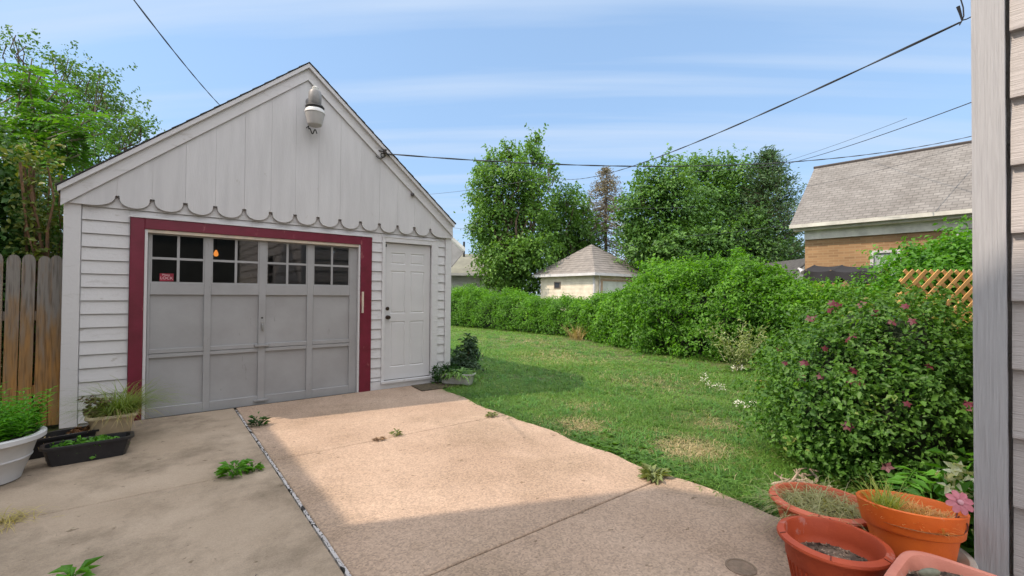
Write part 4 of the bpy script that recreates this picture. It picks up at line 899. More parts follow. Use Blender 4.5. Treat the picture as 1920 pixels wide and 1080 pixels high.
# ------------------------------------------------------------------ weeds in the driveway joints
def weed(loc, label, n, r, leaf, m=L_bright, up=.5, name='weed'):
    root = thing(name, (loc[0], loc[1], 0), label, 'weed')
    a_ = rng.random(n)*6.28; rr_ = r*(.2+.8*rng.random(n)); zz_ = up*r*(1-rr_/r*.7)*rng.random(n)
    P = np.stack([loc[0]+rr_*np.cos(a_)*.55, loc[1]+rr_*np.sin(a_)*.4, zz_+.005], 1); T = np.stack([np.cos(a_), np.sin(a_)*.7, .25+.5*rng.random(n)], 1)
    V, Fc = leaf_geo(P, np.stack([-np.cos(a_)*.3, -np.sin(a_)*.3, np.ones(n)], 1)+rng.normal(size=(n, 3))*.25, leaf*(.5+.8*rng.random(n)), aspect=.42, T=T)
    np_mesh('leaves', V, Fc, m, root)
    b = B()
    for k_ in range(0, n, max(1, n//9)): b.tube([(loc[0], loc[1], -.02), ((loc[0]+P[k_, 0])/2, (loc[1]+P[k_, 1])/2, P[k_, 2]*.7+.008), tuple(P[k_])], [.003, .0025, .002], 4)
    b.build('stems', m, root); return root
weed((.50, 4.07), 'leafy green weed growing in the cross joint left of the white strip', 60, .14, .075, up=.9)
weed((.62, 4.065), 'low creeping green weed at the cross joint touching the broad leaved one', 60, .10, .045, L_hedge, up=.5)
weed((.86, 5.40), 'dark straggly weed at the far end of the white strip by the garage door', 60, .13, .06, L_dark, up=1.1)
weed((1.88, 4.22), 'small dry brown and green weed in the sunlit joint', 40, .09, .035, L_olive, up=.8)
weed((1.70, 4.20), 'flat brown clump of dead weed in the sunlit joint', 70, .10, .028, twig, up=.15)
weed((3.02, 2.09), 'little grass tuft where the near cross joint meets the lawn', 60, .10, .09, L_olive, up=.6)
weed((3.05, 4.25), 'brownish weed at the lawn edge beside the sunlit concrete', 50, .10, .045, L_olive, up=.5)
def tuft(loc, label, n, ln, m, spread=.8, r=.04, name='grass_tuft', wd=.004, bend=1.2, cat='grass'):
    root = thing(name, (loc[0], loc[1], loc[2]), label, cat)
    P = np.tile(np.array(loc, float), (n, 1))+rng.normal(size=(n, 3))*np.array([r, r, 0]); D = rng.normal(size=(n, 3))*np.array([spread, spread, .1])+np.array([0, 0, 1.])
    V, Fc = blade_geo(P, D, ln*(.5+.7*rng.random(n)), wd, bend, 4); np_mesh('blades', V, Fc, m, root); return root
tuft((-.70, 4.05, -.005), 'yellow dry grass tuft in the cross joint at the left edge', 130, .16, leafmat('yellow_grass', (.30,.27,.07), (.5,.42,.14), None, .3), r=.06)
weed((-.30, 3.05), 'green leaf tips of a weed at the lower left corner', 14, .07, .09, L_bright, up=.8)

# white wildflowers on the lawn
wf_ = leafmat('white_petal', (.6,.62,.55), (.8,.8,.75), None, .2)
for k_, (px_, py_, dp) in enumerate(((1328,705,6.9),(1347,722,6.6),(1384,690,7.3),(1336,716,6.8),(1390,768,5.6),(1412,770,5.5))):
    q_ = at(px_, py_, dp); root = thing('wildflower', (q_.x, q_.y, -.03), ['white wildflower cluster highest of the lawn group', 'white wildflowers lowest on the lawn right of the group', 'white flower nearest the pale leggy plant', 'white wildflowers in the middle of the lawn group', 'white flowers at the foot of the clematis mound, left of two', 'white flowers at the foot of the clematis mound, right of two'][k_], 'flower', 'white wildflowers')
    b = B(); hh = max(.1, q_.z); hs_ = []
    for j in range(4):
        e_ = (q_.x+random.gauss(0, .05), q_.y+random.gauss(0, .05), hh+random.uniform(-.05, .03)); b.tube([(q_.x, q_.y, -.04), ((q_.x+e_[0])/2, (q_.y+e_[1])/2, hh*.5), e_], [.003, .0025, .002], 4); hs_.append(e_)
    b.build('stem', L_hedge, root); hp = np.repeat(np.array(hs_), 12, 0)+rng.normal(size=(48, 3))*.02
    V, Fc = leaf_geo(hp, rng.normal(size=hp.shape)+[0, 0, 1.], .022, aspect=.8); np_mesh('petals', V, Fc, wf_, root)
# pale leggy plant before the hedge
pl = thing('leggy_plant', (8.9, 4.2, 0), 'pale leggy flowering weed standing in front of the tall hedge', 'plant')
b = B(); tp_ = []
for j in range(16):
    a_ = random.uniform(0, 6.28); e_ = (8.7+math.cos(a_)*random.uniform(.2, .75), 4.2+math.sin(a_)*random.uniform(.1, .6), random.uniform(.45, .98)); limb(b, (8.75, 4.2, -.03), e_, .009, .003, .35, 6)
    for u_ in np.linspace(.35, 1, 6): tp_.append([8.75+(e_[0]-8.75)*u_, 4.2+(e_[1]-4.2)*u_, e_[2]*u_])
b.build('stems', mat('pale_stem', (.33,.34,.18), .8), pl)
tp_ = np.repeat(np.array(tp_), 12, 0); tp_ = tp_+rng.normal(size=tp_.shape)*.06
V, Fc = leaf_geo(tp_, rng.normal(size=tp_.shape)+[0, 0, .6], .055*(.5+rng.random(len(tp_))), aspect=.4); np_mesh('leaves', V, Fc, leafmat('pale_leaf', (.16,.24,.08), (.36,.42,.2), (.5,.5,.38), .35), pl)
# dead stub at hedge foot
tuft((10.6, 10.15, -.02), 'dead brown twiggy growth at the foot of the hedge where the two hedges meet', 120, .7, L_dry, .35, .12, name='dead_growth', wd=.012, bend=.6, cat='shrub')

# ------------------------------------------------------------------ planters by the side door
pb = thing('planter_box', (3.78, 6.15, 0), 'small white trough of light green hosta at the right corner of the garage', 'planter')
trb = B(); rz = R(-40)
def rbox(b, c, sx_, sy_, z0, z1, rz, taper=1.0):
    ca, sa = math.cos(rz), math.sin(rz)
    def T_(x, y, z): return (c[0]+x*ca-y*sa, c[1]+x*sa+y*ca, z)
    b.add([T_(-sx_*taper, -sy_*taper, z0), T_(sx_*taper, -sy_*taper, z0), T_(sx_*taper, sy_*taper, z0), T_(-sx_*taper, sy_*taper, z0), T_(-sx_, -sy_, z1), T_(sx_, -sy_, z1), T_(sx_, sy_, z1), T_(-sx_, sy_, z1)],
          [(0,3,2,1),(0,1,5,4),(1,2,6,5),(2,3,7,6),(3,0,4,7)]+[(4,5,6,7)])
def trough(b, c, L_, W_, H_, rz, wall=.012, taper=.86, lip=.015):
    """an open, tapered, thick walled trough with a rolled lip"""
    ca, sa = math.cos(rz), math.sin(rz); T_ = lambda x, y, z: (c[0]+x*ca-y*sa, c[1]+x*sa+y*ca, c[2]+z)
    rings = [(L_*taper, W_*taper, 0), (L_*.99, W_*.99, H_-.02), (L_+lip, W_+lip, H_-.018), (L_+lip, W_+lip, H_), (L_-wall, W_-wall, H_), (L_-wall-.01, W_-wall-.01, H_*.3)]
    vs = []; K = 20
    for l_, w_, z in rings:
        for k_ in range(K):
            a_ = 2*math.pi*(k_+.5)/K; cx_, sy_ = math.cos(a_), math.sin(a_); q_ = 1/((abs(cx_)**7+abs(sy_)**7)**(1/7)); vs.append(T_(cx_*q_*l_, sy_*q_*w_, z))
    n_ = len(rings); b.add(vs, [(i*K+k_, i*K+(k_+1) % K, (i+1)*K+(k_+1) % K, (i+1)*K+k_) for i in range(n_-1) for k_ in range(K)]+[tuple(range(K-1, -1, -1)), tuple(range((n_-1)*K, n_*K))])
    return b
trough(trb, (3.72, 6.12, 0), .27, .11, .17, R(-52)).build('trough', mat('white_resin', (.52,.51,.49), .6, scale=10, c2=(.36,.35,.33)), pb, True)
def strap_plant(c, rx, ry, n, ln, wd, m, root, nm='foliage', spread=1.0, bend=1.5, z=.15, rot=0):
    x = np.clip(rng.normal(size=n), -1.5, 1.5)*rx; y = np.clip(rng.normal(size=n), -1.5, 1.5)*ry; ca, sa = math.cos(rot), math.sin(rot)
    P = np.stack([c[0]+x*ca-y*sa, c[1]+x*sa+y*ca, np.full(n, z)], 1); D = rng.normal(size=(n, 3))*np.array([spread, spread, .1])+np.array([0, 0, .9])
    V, Fc = blade_geo(P, D, ln*(.5+.7*rng.random(n)), wd*(.6+.7*rng.random(n)), bend, 5); return np_mesh(nm, V, Fc, m, root)
B().box(3.60, 3.84, 6.02, 6.22, .13, .138).build('soil', soil, pb)
strap_plant((3.74, 6.13), .10, .06, 170, .30, .042, leafmat('hosta_leaf', (.07,.18,.03), (.22,.36,.08), (.5,.5,.28), .35), pb, rot=R(-52), z=.14)
V, Fc = clumps([((3.50, 6.28, .18), (.13, .1, .13)), ((3.62, 6.22, .22), (.1, .08, .1))], 60, 9, .04, .05); np_mesh('trailing_foliage', V, Fc, L_dark, pb)
dk = bush('dark_perennial', [((4.45, 7.0, .22), (.28, .25, .25)), ((4.5, 7.0, .45), (.14, .12, .22)), ((4.25, 6.95, .15), (.22, .2, .18))], 'dark green spiky leaved perennial on the lawn behind the white trough', leafmat('dusty_dark_leaf', (.025,.06,.03), (.08,.14,.07), (.2,.25,.14), .2), 110, 14, .07, .09, cat='plant', stems=10, aspect=.3)
mt_ = thing('door_mat', (3.33, 6.1, 0), 'worn dark brown mat on the concrete in front of the side door', 'mat')
b = B(); K = 30; pts = []
for i in range(K+1): pts.append((3.02+.68*i/K, 5.93+random.uniform(-.006, .006)))
for i in range(K+1): pts.append((3.74-.68*i/K, 6.36+random.uniform(-.006, .006)))
b.prism(pts, 'z', .001, .014); b.build('coir_pad', mat('coir', (.11,.085,.05), .95, scale=22, c2=(.05,.04,.025), bump=1, bscale=150), mt_)

# ------------------------------------------------------------------ planters at the left
wp = thing('white_pot', (-.97, 4.97, 0), 'large round white pot of bright green foliage at the left edge', 'flower pot')
pale_pl = mat('pale_plastic', (.55,.55,.56), .45, scale=4, c2=(.46,.46,.46))
B().lathe([(.001,0),(.17,0),(.195,.01),(.205,.05),(.245,.16),(.252,.165),(.254,.172),(.25,.178),(.275,.27),(.29,.285),(.315,.292),(.325,.30),(.325,.33),(.315,.338),(.29,.337),(.278,.325),(.27,.28),(.26,.26)], (-.97, 4.97, 0), 56).build('pot', pale_pl, wp, True)
B().lathe([(.001,0),(.272,0),(.272,.01),(.1,.02),(.001,.022)], (-.97, 4.97, .27), 30).build('soil', soil, wp)
V1 = []
for k_ in range(150):
    a_ = random.uniform(0, 6.28); r_ = .25*math.sqrt(random.random()); x_, y_ = -.97+r_*math.cos(a_), 4.97+r_*math.sin(a_); hh = random.uniform(.14, .34)*(1.25 if x_ < -.95 else 1); n_ = 22
    tt = np.linspace(.15, 1, n_); ln_ = np.array([math.cos(a_)*.35*r_/.25, math.sin(a_)*.35*r_/.25, 1.]); P = np.array([x_, y_, .29])+ln_*tt[:, None]*hh
    ph = np.arange(n_)*2.4; T = np.stack([np.cos(ph), np.sin(ph), .55+0*ph], 1); V1.append(leaf_geo(P, np.stack([-np.cos(ph)*.5, -np.sin(ph)*.5, np.ones(n_)], 1), .082*(1-.4*tt), aspect=.25, fold=.05, T=T))
V, Fc = merge(V1); np_mesh('foliage', V, Fc, leafmat('fresh_leaf', (.05,.20,.012), (.13,.36,.03), (.22,.45,.05), .4), wp)
blk = mat('black_plastic', (.014,.014,.018), .38, scale=25, c2=(.022,.022,.024))
p1 = thing('window_box', (-.42, 5.2, 0), 'front long black window box with a few green seedlings by the white pot', 'planter')
trough(B(), (-.42, 5.19, 0), .275, .10, .155, R(3)).build('box', blk, p1, True)
rb = B(); rbox(rb, (-.42, 5.19), .25, .075, .10, .115, R(3)); rb.build('soil', soil, p1)
V, Fc = clumps([((-.40, 5.185, .135), (.22, .05, .03))], 60, 10, .035, .032); np_mesh('seedlings', V, Fc, L_bright, p1)['kind'] = 'stuff'
p2 = thing('window_box', (-.60, 5.62, 0), 'rear black window box of brown dead plants against the picket fence', 'planter')
trough(B(), (-.66, 5.56, 0), .27, .11, .16, R(14)).build('box', blk, p2, True)
rb = B(); rbox(rb, (-.66, 5.56), .24, .08, .09, .105, R(14)); rb.build('soil', soil, p2)
strap_plant((-.72, 5.54), .11, .04, 130, .13, .006, L_dry, p2, 'dead_plants', 1.3, 1.6, .105, R(14))
V, Fc = clumps([((-.50, 5.60, .14), (.09, .05, .05))], 26, 12, .03, .035); np_mesh('dry_leaves', V, Fc, leafmat('rust_leaf', (.14,.06,.03), (.3,.16,.08), None, .1), p2)
bwl = thing('beige_bowl', (-.30, 5.66, 0), 'beige bowl planter of wispy ornamental grass beside the black window boxes', 'planter')
B().lathe([(.001,0),(.11,0),(.12,.01),(.16,.21),(.172,.235),(.185,.24),(.19,.25),(.185,.27),(.17,.27),(.155,.24),(.15,.2)], (-.30, 5.66, 0), 40, sq=5).build('bowl', mat('beige_plastic', (.50,.41,.28), .5, scale=9, c2=(.40,.33,.23)), bwl, True)
B().lathe([(.001,0),(.153,0),(.1,.02),(.001,.022)], (-.30, 5.66, .225), 24).build('soil', soil, bwl)
strap_plant((-.24, 5.66), .06, .05, 620, .58, .005, leafmat('ornamental_grass', (.07,.15,.02), (.22,.28,.05), (.45,.33,.14), .35), bwl, 'grass', .45, 1.25, .23)
strap_plant((-.24, 5.58), .08, .05, 90, .30, .0055, L_dry, bwl, 'dead_grass', 1.0, 2.2, .25)
V, Fc = clumps([((-.42, 5.72, .33), (.09, .07, .09))], 50, 12, .03, .035); np_mesh('purple_sprigs', V, Fc, leafmat('purple_leaf', (.07,.03,.03), (.2,.11,.08), None, .1), bwl)

# ------------------------------------------------------------------ pots at the lower right
def terra(name, c, c2, r=.6): return mat(name, c, r, scale=3.5, c2=c2, bump=.16, bscale=140, fleck=(tuple(.75*x+.09 for x in c), 8, .60, (1, 1, .6)))
brick_pl = terra('terracotta_plastic', (.46,.075,.024), (.36,.052,.018)); orange_pl = terra('orange_plastic', (.82,.18,.022), (.66,.12,.018), .5); faded_pl = terra('faded_plastic', (.62,.15,.072), (.52,.12,.06)); pink_pl = terra('bleached_plastic', (.66,.27,.19), (.55,.19,.13), .6)
def deckpot(b, c, r, H_, sx=1, sy=1, rot=0, rim=.034, rimh=.012, soilz=None, ribs=True, tilt=None):
    """wide flat notched rim over a ribbed tapered bowl"""
    prof = [(.001,0),(r*.62,0),(r*.65,.008),(r*.80,H_*.62),(r*.84,H_*.66),(r*.86,H_-.03),(r*.865,H_-.012),(r*.99,H_-.020),(r*1.0,H_-.014),(r*.985,H_-.004),(r*.86,H_+.004),(r*.835,H_-.004),(r*.81,H_*.75),(r*.78,H_*.66),(r*.74,H_*.62),(r*.66,H_*.3)]
    b.lathe([(x, z) for x, z in prof], c, 96, sx, sy, rot, tilt)
    if ribs:
        n_ = 44
        for k_ in range(n_):
            a_ = 2*math.pi*k_/n_
            if abs(((k_ % 11)-5)) > 4: continue
            def pp(rr_, z_): 
                v = Vector((rr_*math.cos(a_)*sx, rr_*math.sin(a_)*sy, z_)); v.rotate(Matrix.Rotation(rot, 3, 'Z')); 
                if tilt is not None: v.rotate(tilt)
                return v+Vector(c)
            b.tube([pp(r*.66, .02), pp(r*.80, H_*.6)], .004, 5); b.tube([pp(r*.655, H_*.32), pp(r*.735, H_*.58)], .004, 5)
    return b
def notch(c, r, H_, angs, m, root, sx=1, sy=1, rot=0):
    for a_ in angs:
        b = B(); u_ = Vector((math.cos(a_)*sx, math.sin(a_)*sy, 0)); u_.rotate(Matrix.Rotation(rot, 3, 'Z')); v_ = Vector((-u_.y, u_.x, 0)).normalized()
        p_ = [Vector(c)+u_*r*.875+Vector((0, 0, H_+.0035)), Vector(c)+u_*r*.985+Vector((0, 0, H_-.003))]
        b.add([p_[0]-v_*.0025, p_[0]+v_*.0025, p_[1]+v_*.0025, p_[1]-v_*.0025, p_[0]-v_*.0025+Vector((0,0,.0022)), p_[0]+v_*.0025+Vector((0,0,.0022)), p_[1]+v_*.0025+Vector((0,0,.0022)), p_[1]-v_*.0025+Vector((0,0,.0022))], [(0,3,2,1),(4,5,6,7),(0,1,5,4),(1,2,6,5),(2,3,7,6),(3,0,4,7)])
        b.build('rim_notch', mat('notch_shadow', (.20,.04,.02), .8), root)
def crumbs(c, r, z, n, root, sx=1, sy=1, nm='soil', m=soil, rot=0):
    b = B(); b.lathe([(.001,-.02),(r,-.02),(r,0),(r*.6,.008),(.001,.012)], (c[0], c[1], z), 36, sx, sy, rot)
    for _ in range(n):
        a_ = random.uniform(0, 6.28); q_ = r*.95*math.sqrt(random.random()); s_ = random.uniform(.005, .014)
        v = Vector((q_*math.cos(a_)*sx, q_*math.sin(a_)*sy, 0)); v.rotate(Matrix.Rotation(rot, 3, 'Z')); p_ = v+Vector((c[0], c[1], z+.010*(1-q_/r)))
        o_ = [p_+Vector((random.uniform(-1, 1), random.uniform(-1, 1), random.uniform(-.6, 1)))*s_ for _ in range(4)]
        b.add(o_, [(0,1,2),(0,2,3),(0,3,1),(1,3,2)])
    b.build(nm, m, root)
barkm = mat('potting_bark', (.34,.25,.18), .95, scale=14, c2=(.03,.02,.015), island=.7, lo=.3, hi=.7)
# 1 nearer brick red bowl, empty but for soil
a1 = thing('terracotta_bowl', (2.45, .74, 0), 'brick red bowl with notched rim and bare soil, left of the pink pot', 'flower pot', 'plastic pots by the house corner')
deckpot(B(), (2.45, .74, 0), .222, .30).build('bowl', brick_pl, a1, True); crumbs((2.45, .74), .168, .19, 620, a1, m=barkm); notch((2.45, .74, 0), .222, .30, (R(195), R(262), R(130), R(20)), brick_pl, a1)
# 2 farther faded bowl with dry grass
a2_ = thing('terracotta_bowl', (2.98, .96, 0), 'faded salmon bowl full of dry pale grass, farthest back of the pots', 'flower pot', 'plastic pots by the house corner')
deckpot(B(), (2.985, .955, 0), .262, .25).build('bowl', faded_pl, a2_, True); crumbs((2.985, .955), .18, .19, 300, a2_); notch((2.985, .955, 0), .262, .25, (R(195), R(255), R(130), R(20)), faded_pl, a2_)
strap_plant((3.0, .96), .11, .10, 900, .30, .0048, leafmat('straw_green', (.26,.30,.12), (.52,.48,.27), (.7,.6,.38), .35), a2_, 'dry_grass', .95, 1.5, .18)
strap_plant((2.97, .93), .09, .08, 200, .13, .004, leafmat('straw_brown', (.25,.13,.07), (.45,.28,.15), None, .3), a2_, 'dead_roots', 1.6, 1.8, .19)
# 3 cream pot under the orange one
cr = thing('cream_pot', (2.86, .55, 0), 'cream round pot standing under the orange pot by the house corner', 'flower pot', 'plastic pots by the house corner')
B().lathe([(.001,0),(.14,0),(.15,.01),(.185,.16),(.20,.17),(.238,.188),(.246,.20),(.240,.212),(.220,.21),(.18,.17),(.16,.08),(.15,.06),(.001,.055)], (2.86, .565, 0), 56).build('pot', mat('cream_plastic', (.64,.59,.51), .5, scale=6, c2=(.38,.35,.30)), cr, True)
og_ = thing('orange_pot', (2.84, .53, .07), 'bright orange pot with deep banded rim and straw inside, set in the cream pot', 'flower pot', 'plastic pots by the house corner')
tq = Matrix.Rotation(R(7), 3, Vector((-.5, .85, 0)))
B().lathe([(.001,0),(.118,0),(.126,.008),(.172,.235),(.186,.24),(.190,.245),(.205,.335),(.207,.345),(.202,.350),(.192,.348),(.185,.335),(.170,.235),(.15,.15)], (2.835, .53, .065), 72, tilt=tq).build('pot', orange_pl, og_, True)
cs = B(); cs.lathe([(.001,0),(.176,0),(.1,.012),(.001,.014)], (2.835, .53, .345), 30, tilt=tq); cs.build('soil', mat('rusty_straw', (.45,.17,.05), .9, scale=30, c2=(.2,.08,.03), bump=1), og_)
strap_plant((2.83, .52), .075, .075, 1300, .065, .006, leafmat('orange_straw', (.50,.24,.07), (.78,.48,.20), (.35,.40,.08), .35), og_, 'straw', .9, .5, .365)
strap_plant((2.775, .62), .035, .025, 220, .17, .0045, leafmat('yellow_sprout', (.20,.30,.05), (.45,.48,.12), None, .35), og_, 'sprouts', .35, .5, .365)
# pinwheel flower clipped on the orange pot
pw = thing('pinwheel_flower', (2.86, .36, .44), 'dusty pink metal garden flower on a wire clipped to the rim of the orange pot', 'garden ornament')
pc = np.array(at(1800, 942, 2.02)); nv = unit(np.array([[-.72, -.45, .5]]))[0]; e1 = unit(np.cross(nv, [[0, 0, 1.]]))[0]; e2 = np.cross(nv, e1); b = B()
for j in range(8):
    a_ = j*math.pi/4+.2; dr_ = e1*math.cos(a_)+e2*math.sin(a_); sd_ = np.cross(nv, dr_)
    rows = []
    for u_, w_, z_ in ((.005, .004, .0), (.017, .009, .005), (.032, .014, .003), (.044, .012, -.002), (.051, .005, -.004)):
        rows += [pc+dr_*u_+sd_*w_+nv*(z_), pc+dr_*u_+nv*(z_-.004), pc+dr_*u_-sd_*w_+nv*z_]
    n0 = len(rows); rows += [r_-nv*.0015 for r_ in rows]
    fs = []
    for i in range(4):
        for k_ in range(2):
            q0 = i*3+k_; fs += [(q0, q0+1, q0+4, q0+3), (q0+n0, q0+3+n0, q0+4+n0, q0+1+n0)]
    b.add(rows, fs)
b.build('petals', mat('pink_enamel', (.50,.17,.20), .45, scale=20, c2=(.40,.12,.15)), pw, True)
B().tube([pc, pc+nv*.008, pc+nv*.012], [.012, .011, .004], 14).build('hub', mat('rose_centre', (.6,.3,.34), .4), pw, True)
q0 = Vector(pc); b = B(); b.tube([q0-Vector(nv)*.004, q0+Vector((-.03, .01, -.07)), (2.77, .41, .385), (2.79, .43, .36)], .003, 6)
ck = [q0+Vector((-.02, 0, -.055))]
for a_ in np.linspace(.2, 3.6, 12): ck.append(q0+Vector((e1[0]*.028*math.cos(a_)*1.0-.01, e1[1]*.028*math.cos(a_), -.10-.035*math.sin(a_))))
b.tube(ck, .0028, 6); b.build('wire', mat('rusty_wire', (.16,.05,.035), .6), pw, True)
# cream blossom and leaves right of the ornament
cb_ = thing('cream_flower', (3.22, .50, 0), 'cream white blossom with fresh leaves squeezed between the orange pot and the house corner', 'plant')
hp = np.tile(np.array([[3.16, .42, .50]]), (60, 1))+rng.normal(size=(60, 3))*np.array([.045, .02, .04]); V, Fc = leaf_geo(hp, rng.normal(size=hp.shape)+[-.5, .0, .8], .05, aspect=.6); np_mesh('petals', V, Fc, leafmat('cream_petal', (.62,.66,.40), (.8,.8,.62), None, .3), cb_)
hp = np.array([3.2, .43, .25])+rng.normal(size=(190, 3))*np.array([.07, .03, .13]); hp[:, 1] = np.maximum(hp[:, 1], .37); V, Fc = leaf_geo(hp, rng.normal(size=hp.shape)+[-.5, 0, .6], .085, aspect=.5); np_mesh('leaves', V, Fc, L_bright, cb_)
b = B()
for _ in range(7): limb(b, (3.2, .45, -.03), (3.17+random.gauss(0, .04), max(.38, .43+random.gauss(0, .02)), .48), .005, .003, .2)
b.build('stem', L_bright, cb_)
# 4 bleached square pot, cut by the bottom of the frame
pk = thing('pink_planter', (2.33, .27, 0), 'bleached pink rounded square pot of dark soil with a stone, nearest the camera', 'flower pot', 'plastic pots by the house corner')
B().lathe([(.001,0),(.15,0),(.16,.01),(.195,.29),(.20,.30),(.236,.306),(.243,.318),(.238,.332),(.222,.338),(.208,.334),(.200,.32),(.17,.2)], (2.33, .265, 0), 96, sq=5).build('pot', pink_pl, pk, True)
crumbs((2.33, .265), .200, .305, 1600, pk, m=barkm)
stn = thing('pebble', (2.385, .40, .32), 'smooth grey green oval stone lying on the soil of the pink pot', 'stone')
B().lathe([(.001,-.036)]+[(.016*math.cos(a_), .036*math.sin(a_)) for a_ in np.linspace(-1.35, 1.35, 11)]+[(.001,.036)], (2.385, .40, .330), 22, tilt=Matrix.Rotation(R(72), 3, Vector((.8, .5, 0)))).build('stone', mat('grey_green_stone', (.24,.24,.17), .6, scale=40, c2=(.15,.15,.10)), stn, True)
# bare roots and stump at the foot of the mound
stp = thing('root_stump', (3.55, 1.35, 0), 'bleached gnarled root stump at the foot of the clematis behind the salmon bowl', 'stump')
b = B()
for j in range(26):
    a_ = random.uniform(0, 6.28); c_ = (3.75+random.gauss(0, .10), 1.30+random.gauss(0, .06), random.uniform(-.02, .05)); limb(b, c_, (c_[0]+math.cos(a_)*random.uniform(.05, .22), c_[1]+math.sin(a_)*random.uniform(.05, .16), random.uniform(.0, .12)), random.uniform(.006, .02), .004, .5, 6)
b.build('roots', mat('bleached_wood', (.42,.33,.25), .9, scale=18, c2=(.2,.15,.11), bump=.6), stp, True)

# ------------------------------------------------------------------ lattice
lt = thing('lattice_screen', (6.9, .95, 0), 'tan diamond lattice screen above the clematis beside the house corner', 'lattice')
tanw = mat('cedar_tan', (.70,.43,.17), .7, scale=7, c2=(.56,.33,.12), bump=.2)
p0 = Vector((6.45, 1.30, 0)); p1 = Vector((7.75, .30+.1, 0)); dv = (p1-p0).normalized(); nv_ = Vector((-dv.y, dv.x, 0)); Lw = (p1-p0).length
def lat_pt(s_, z_, o_): q_ = p0+dv*s_+nv_*o_; return (q_.x, q_.y, z_)
z0_, z1_ = .75, 1.70; stp_ = .150; sw = .040
for dirn, o0 in ((1, 0), (-1, .010)):
    b = B(); H_ = z1_-z0_
    s_ = -H_
    while s_ < Lw+H_:
        # line from (s_, z0) rising with slope dirn
        xa, xb = (s_, s_+H_) if dirn > 0 else (s_, s_-H_)
        lo_, hi_ = 0.0, 1.0
        dx_ = xb-xa
        t0 = (0-xa)/dx_; t1 = (Lw-xa)/dx_; lo_ = max(0, min(t0, t1)); hi_ = min(1, max(t0, t1))
        if hi_-lo_ > .03:
            A0 = (xa+dx_*lo_, z0_+H_*lo_); A1 = (xa+dx_*hi_, z0_+H_*hi_); w_ = sw/2; q = dx_/H_
            px_, pz_ = -w_*.707*(1 if dirn > 0 else 1), w_*.707*(1 if dirn > 0 else -1)
            qs = [(A0[0]+px_, A0[1]+pz_), (A0[0]-px_, A0[1]-pz_), (A1[0]-px_, A1[1]-pz_), (A1[0]+px_, A1[1]+pz_)]
            vs = [lat_pt(a_, c_, o0) for a_, c_ in qs]+[lat_pt(a_, c_, o0+.009) for a_, c_ in qs]
            b.add(vs, [(0,1,2,3),(7,6,5,4),(0,4,5,1),(1,5,6,2),(2,6,7,3),(3,7,4,0)])
        s_ += stp_
    b.build('slats', tanw, lt)
for s_ in (-.02, Lw+.02):
    b = B(); q_ = p0+dv*s_; b.box(q_.x-.03, q_.x+.03, q_.y-.03, q_.y+.03, -.05, 1.45 if s_ < 0 else 1.72); b.build('post', tanw, lt)

# ------------------------------------------------------------------ brick house
def frame(o, ang):
    c, s = math.cos(ang), math.sin(ang); return lambda x, y, z: (o[0]+x*c-y*s, o[1]+x*s+y*c, z)
bh = thing('brick_house', (15.0, 5.3, 0), 'tan brick house with grey shingle gable roof beyond the hedge at right', 'house')
m, t, p = base_mat('tan_brick'); tc = N(t, 'ShaderNodeTexCoord'); sxx = N(t, 'ShaderNodeSeparateXYZ'); cmb = N(t, 'ShaderNodeCombineXYZ'); sm = N(t, 'ShaderNodeMath', operation='ADD')
bk = N(t, 'ShaderNodeTexBrick'); bk.inputs['Scale'].default_value = 1; bk.inputs['Brick Width'].default_value = .22; bk.inputs['Row Height'].default_value = .072; bk.inputs['Mortar Size'].default_value = .009
bk.inputs['Color1'].default_value = (.37,.225,.11,1); bk.inputs['Color2'].default_value = (.25,.145,.07,1); bk.inputs['Mortar'].default_value = (.34,.235,.125,1)
t.links.new(tc.outputs['Object'], sxx.inputs[0]); t.links.new(sxx.outputs[0], sm.inputs[0]); t.links.new(sxx.outputs[1], sm.inputs[1]); t.links.new(sm.outputs[0], cmb.inputs[0]); t.links.new(sxx.outputs[2], cmb.inputs[1]); t.links.new(cmb.outputs[0], bk.inputs['Vector'])
nn = N(t, 'ShaderNodeTexNoise'); nn.inputs['Scale'].default_value = .8; r_ = N(t, 'ShaderNodeValToRGB'); r_.color_ramp.elements[0].color = (.75,.72,.7,1); r_.color_ramp.elements[0].position = .35; r_.color_ramp.elements[1].position = .6; g_ = N(t, 'ShaderNodeMix', data_type='RGBA', blend_type='MULTIPLY'); g_.inputs[0].default_value = 1
t.links.new(tc.outputs['Object'], nn.inputs['Vector']); t.links.new(nn.outputs['Fac'], r_.inputs[0]); t.links.new(bk.outputs['Color'], g_.inputs[6]); t.links.new(r_.outputs[0], g_.inputs[7]); t.links.new(g_.outputs[2], p.inputs['Base Color']); p.inputs['Roughness'].default_value = .85
brick = m
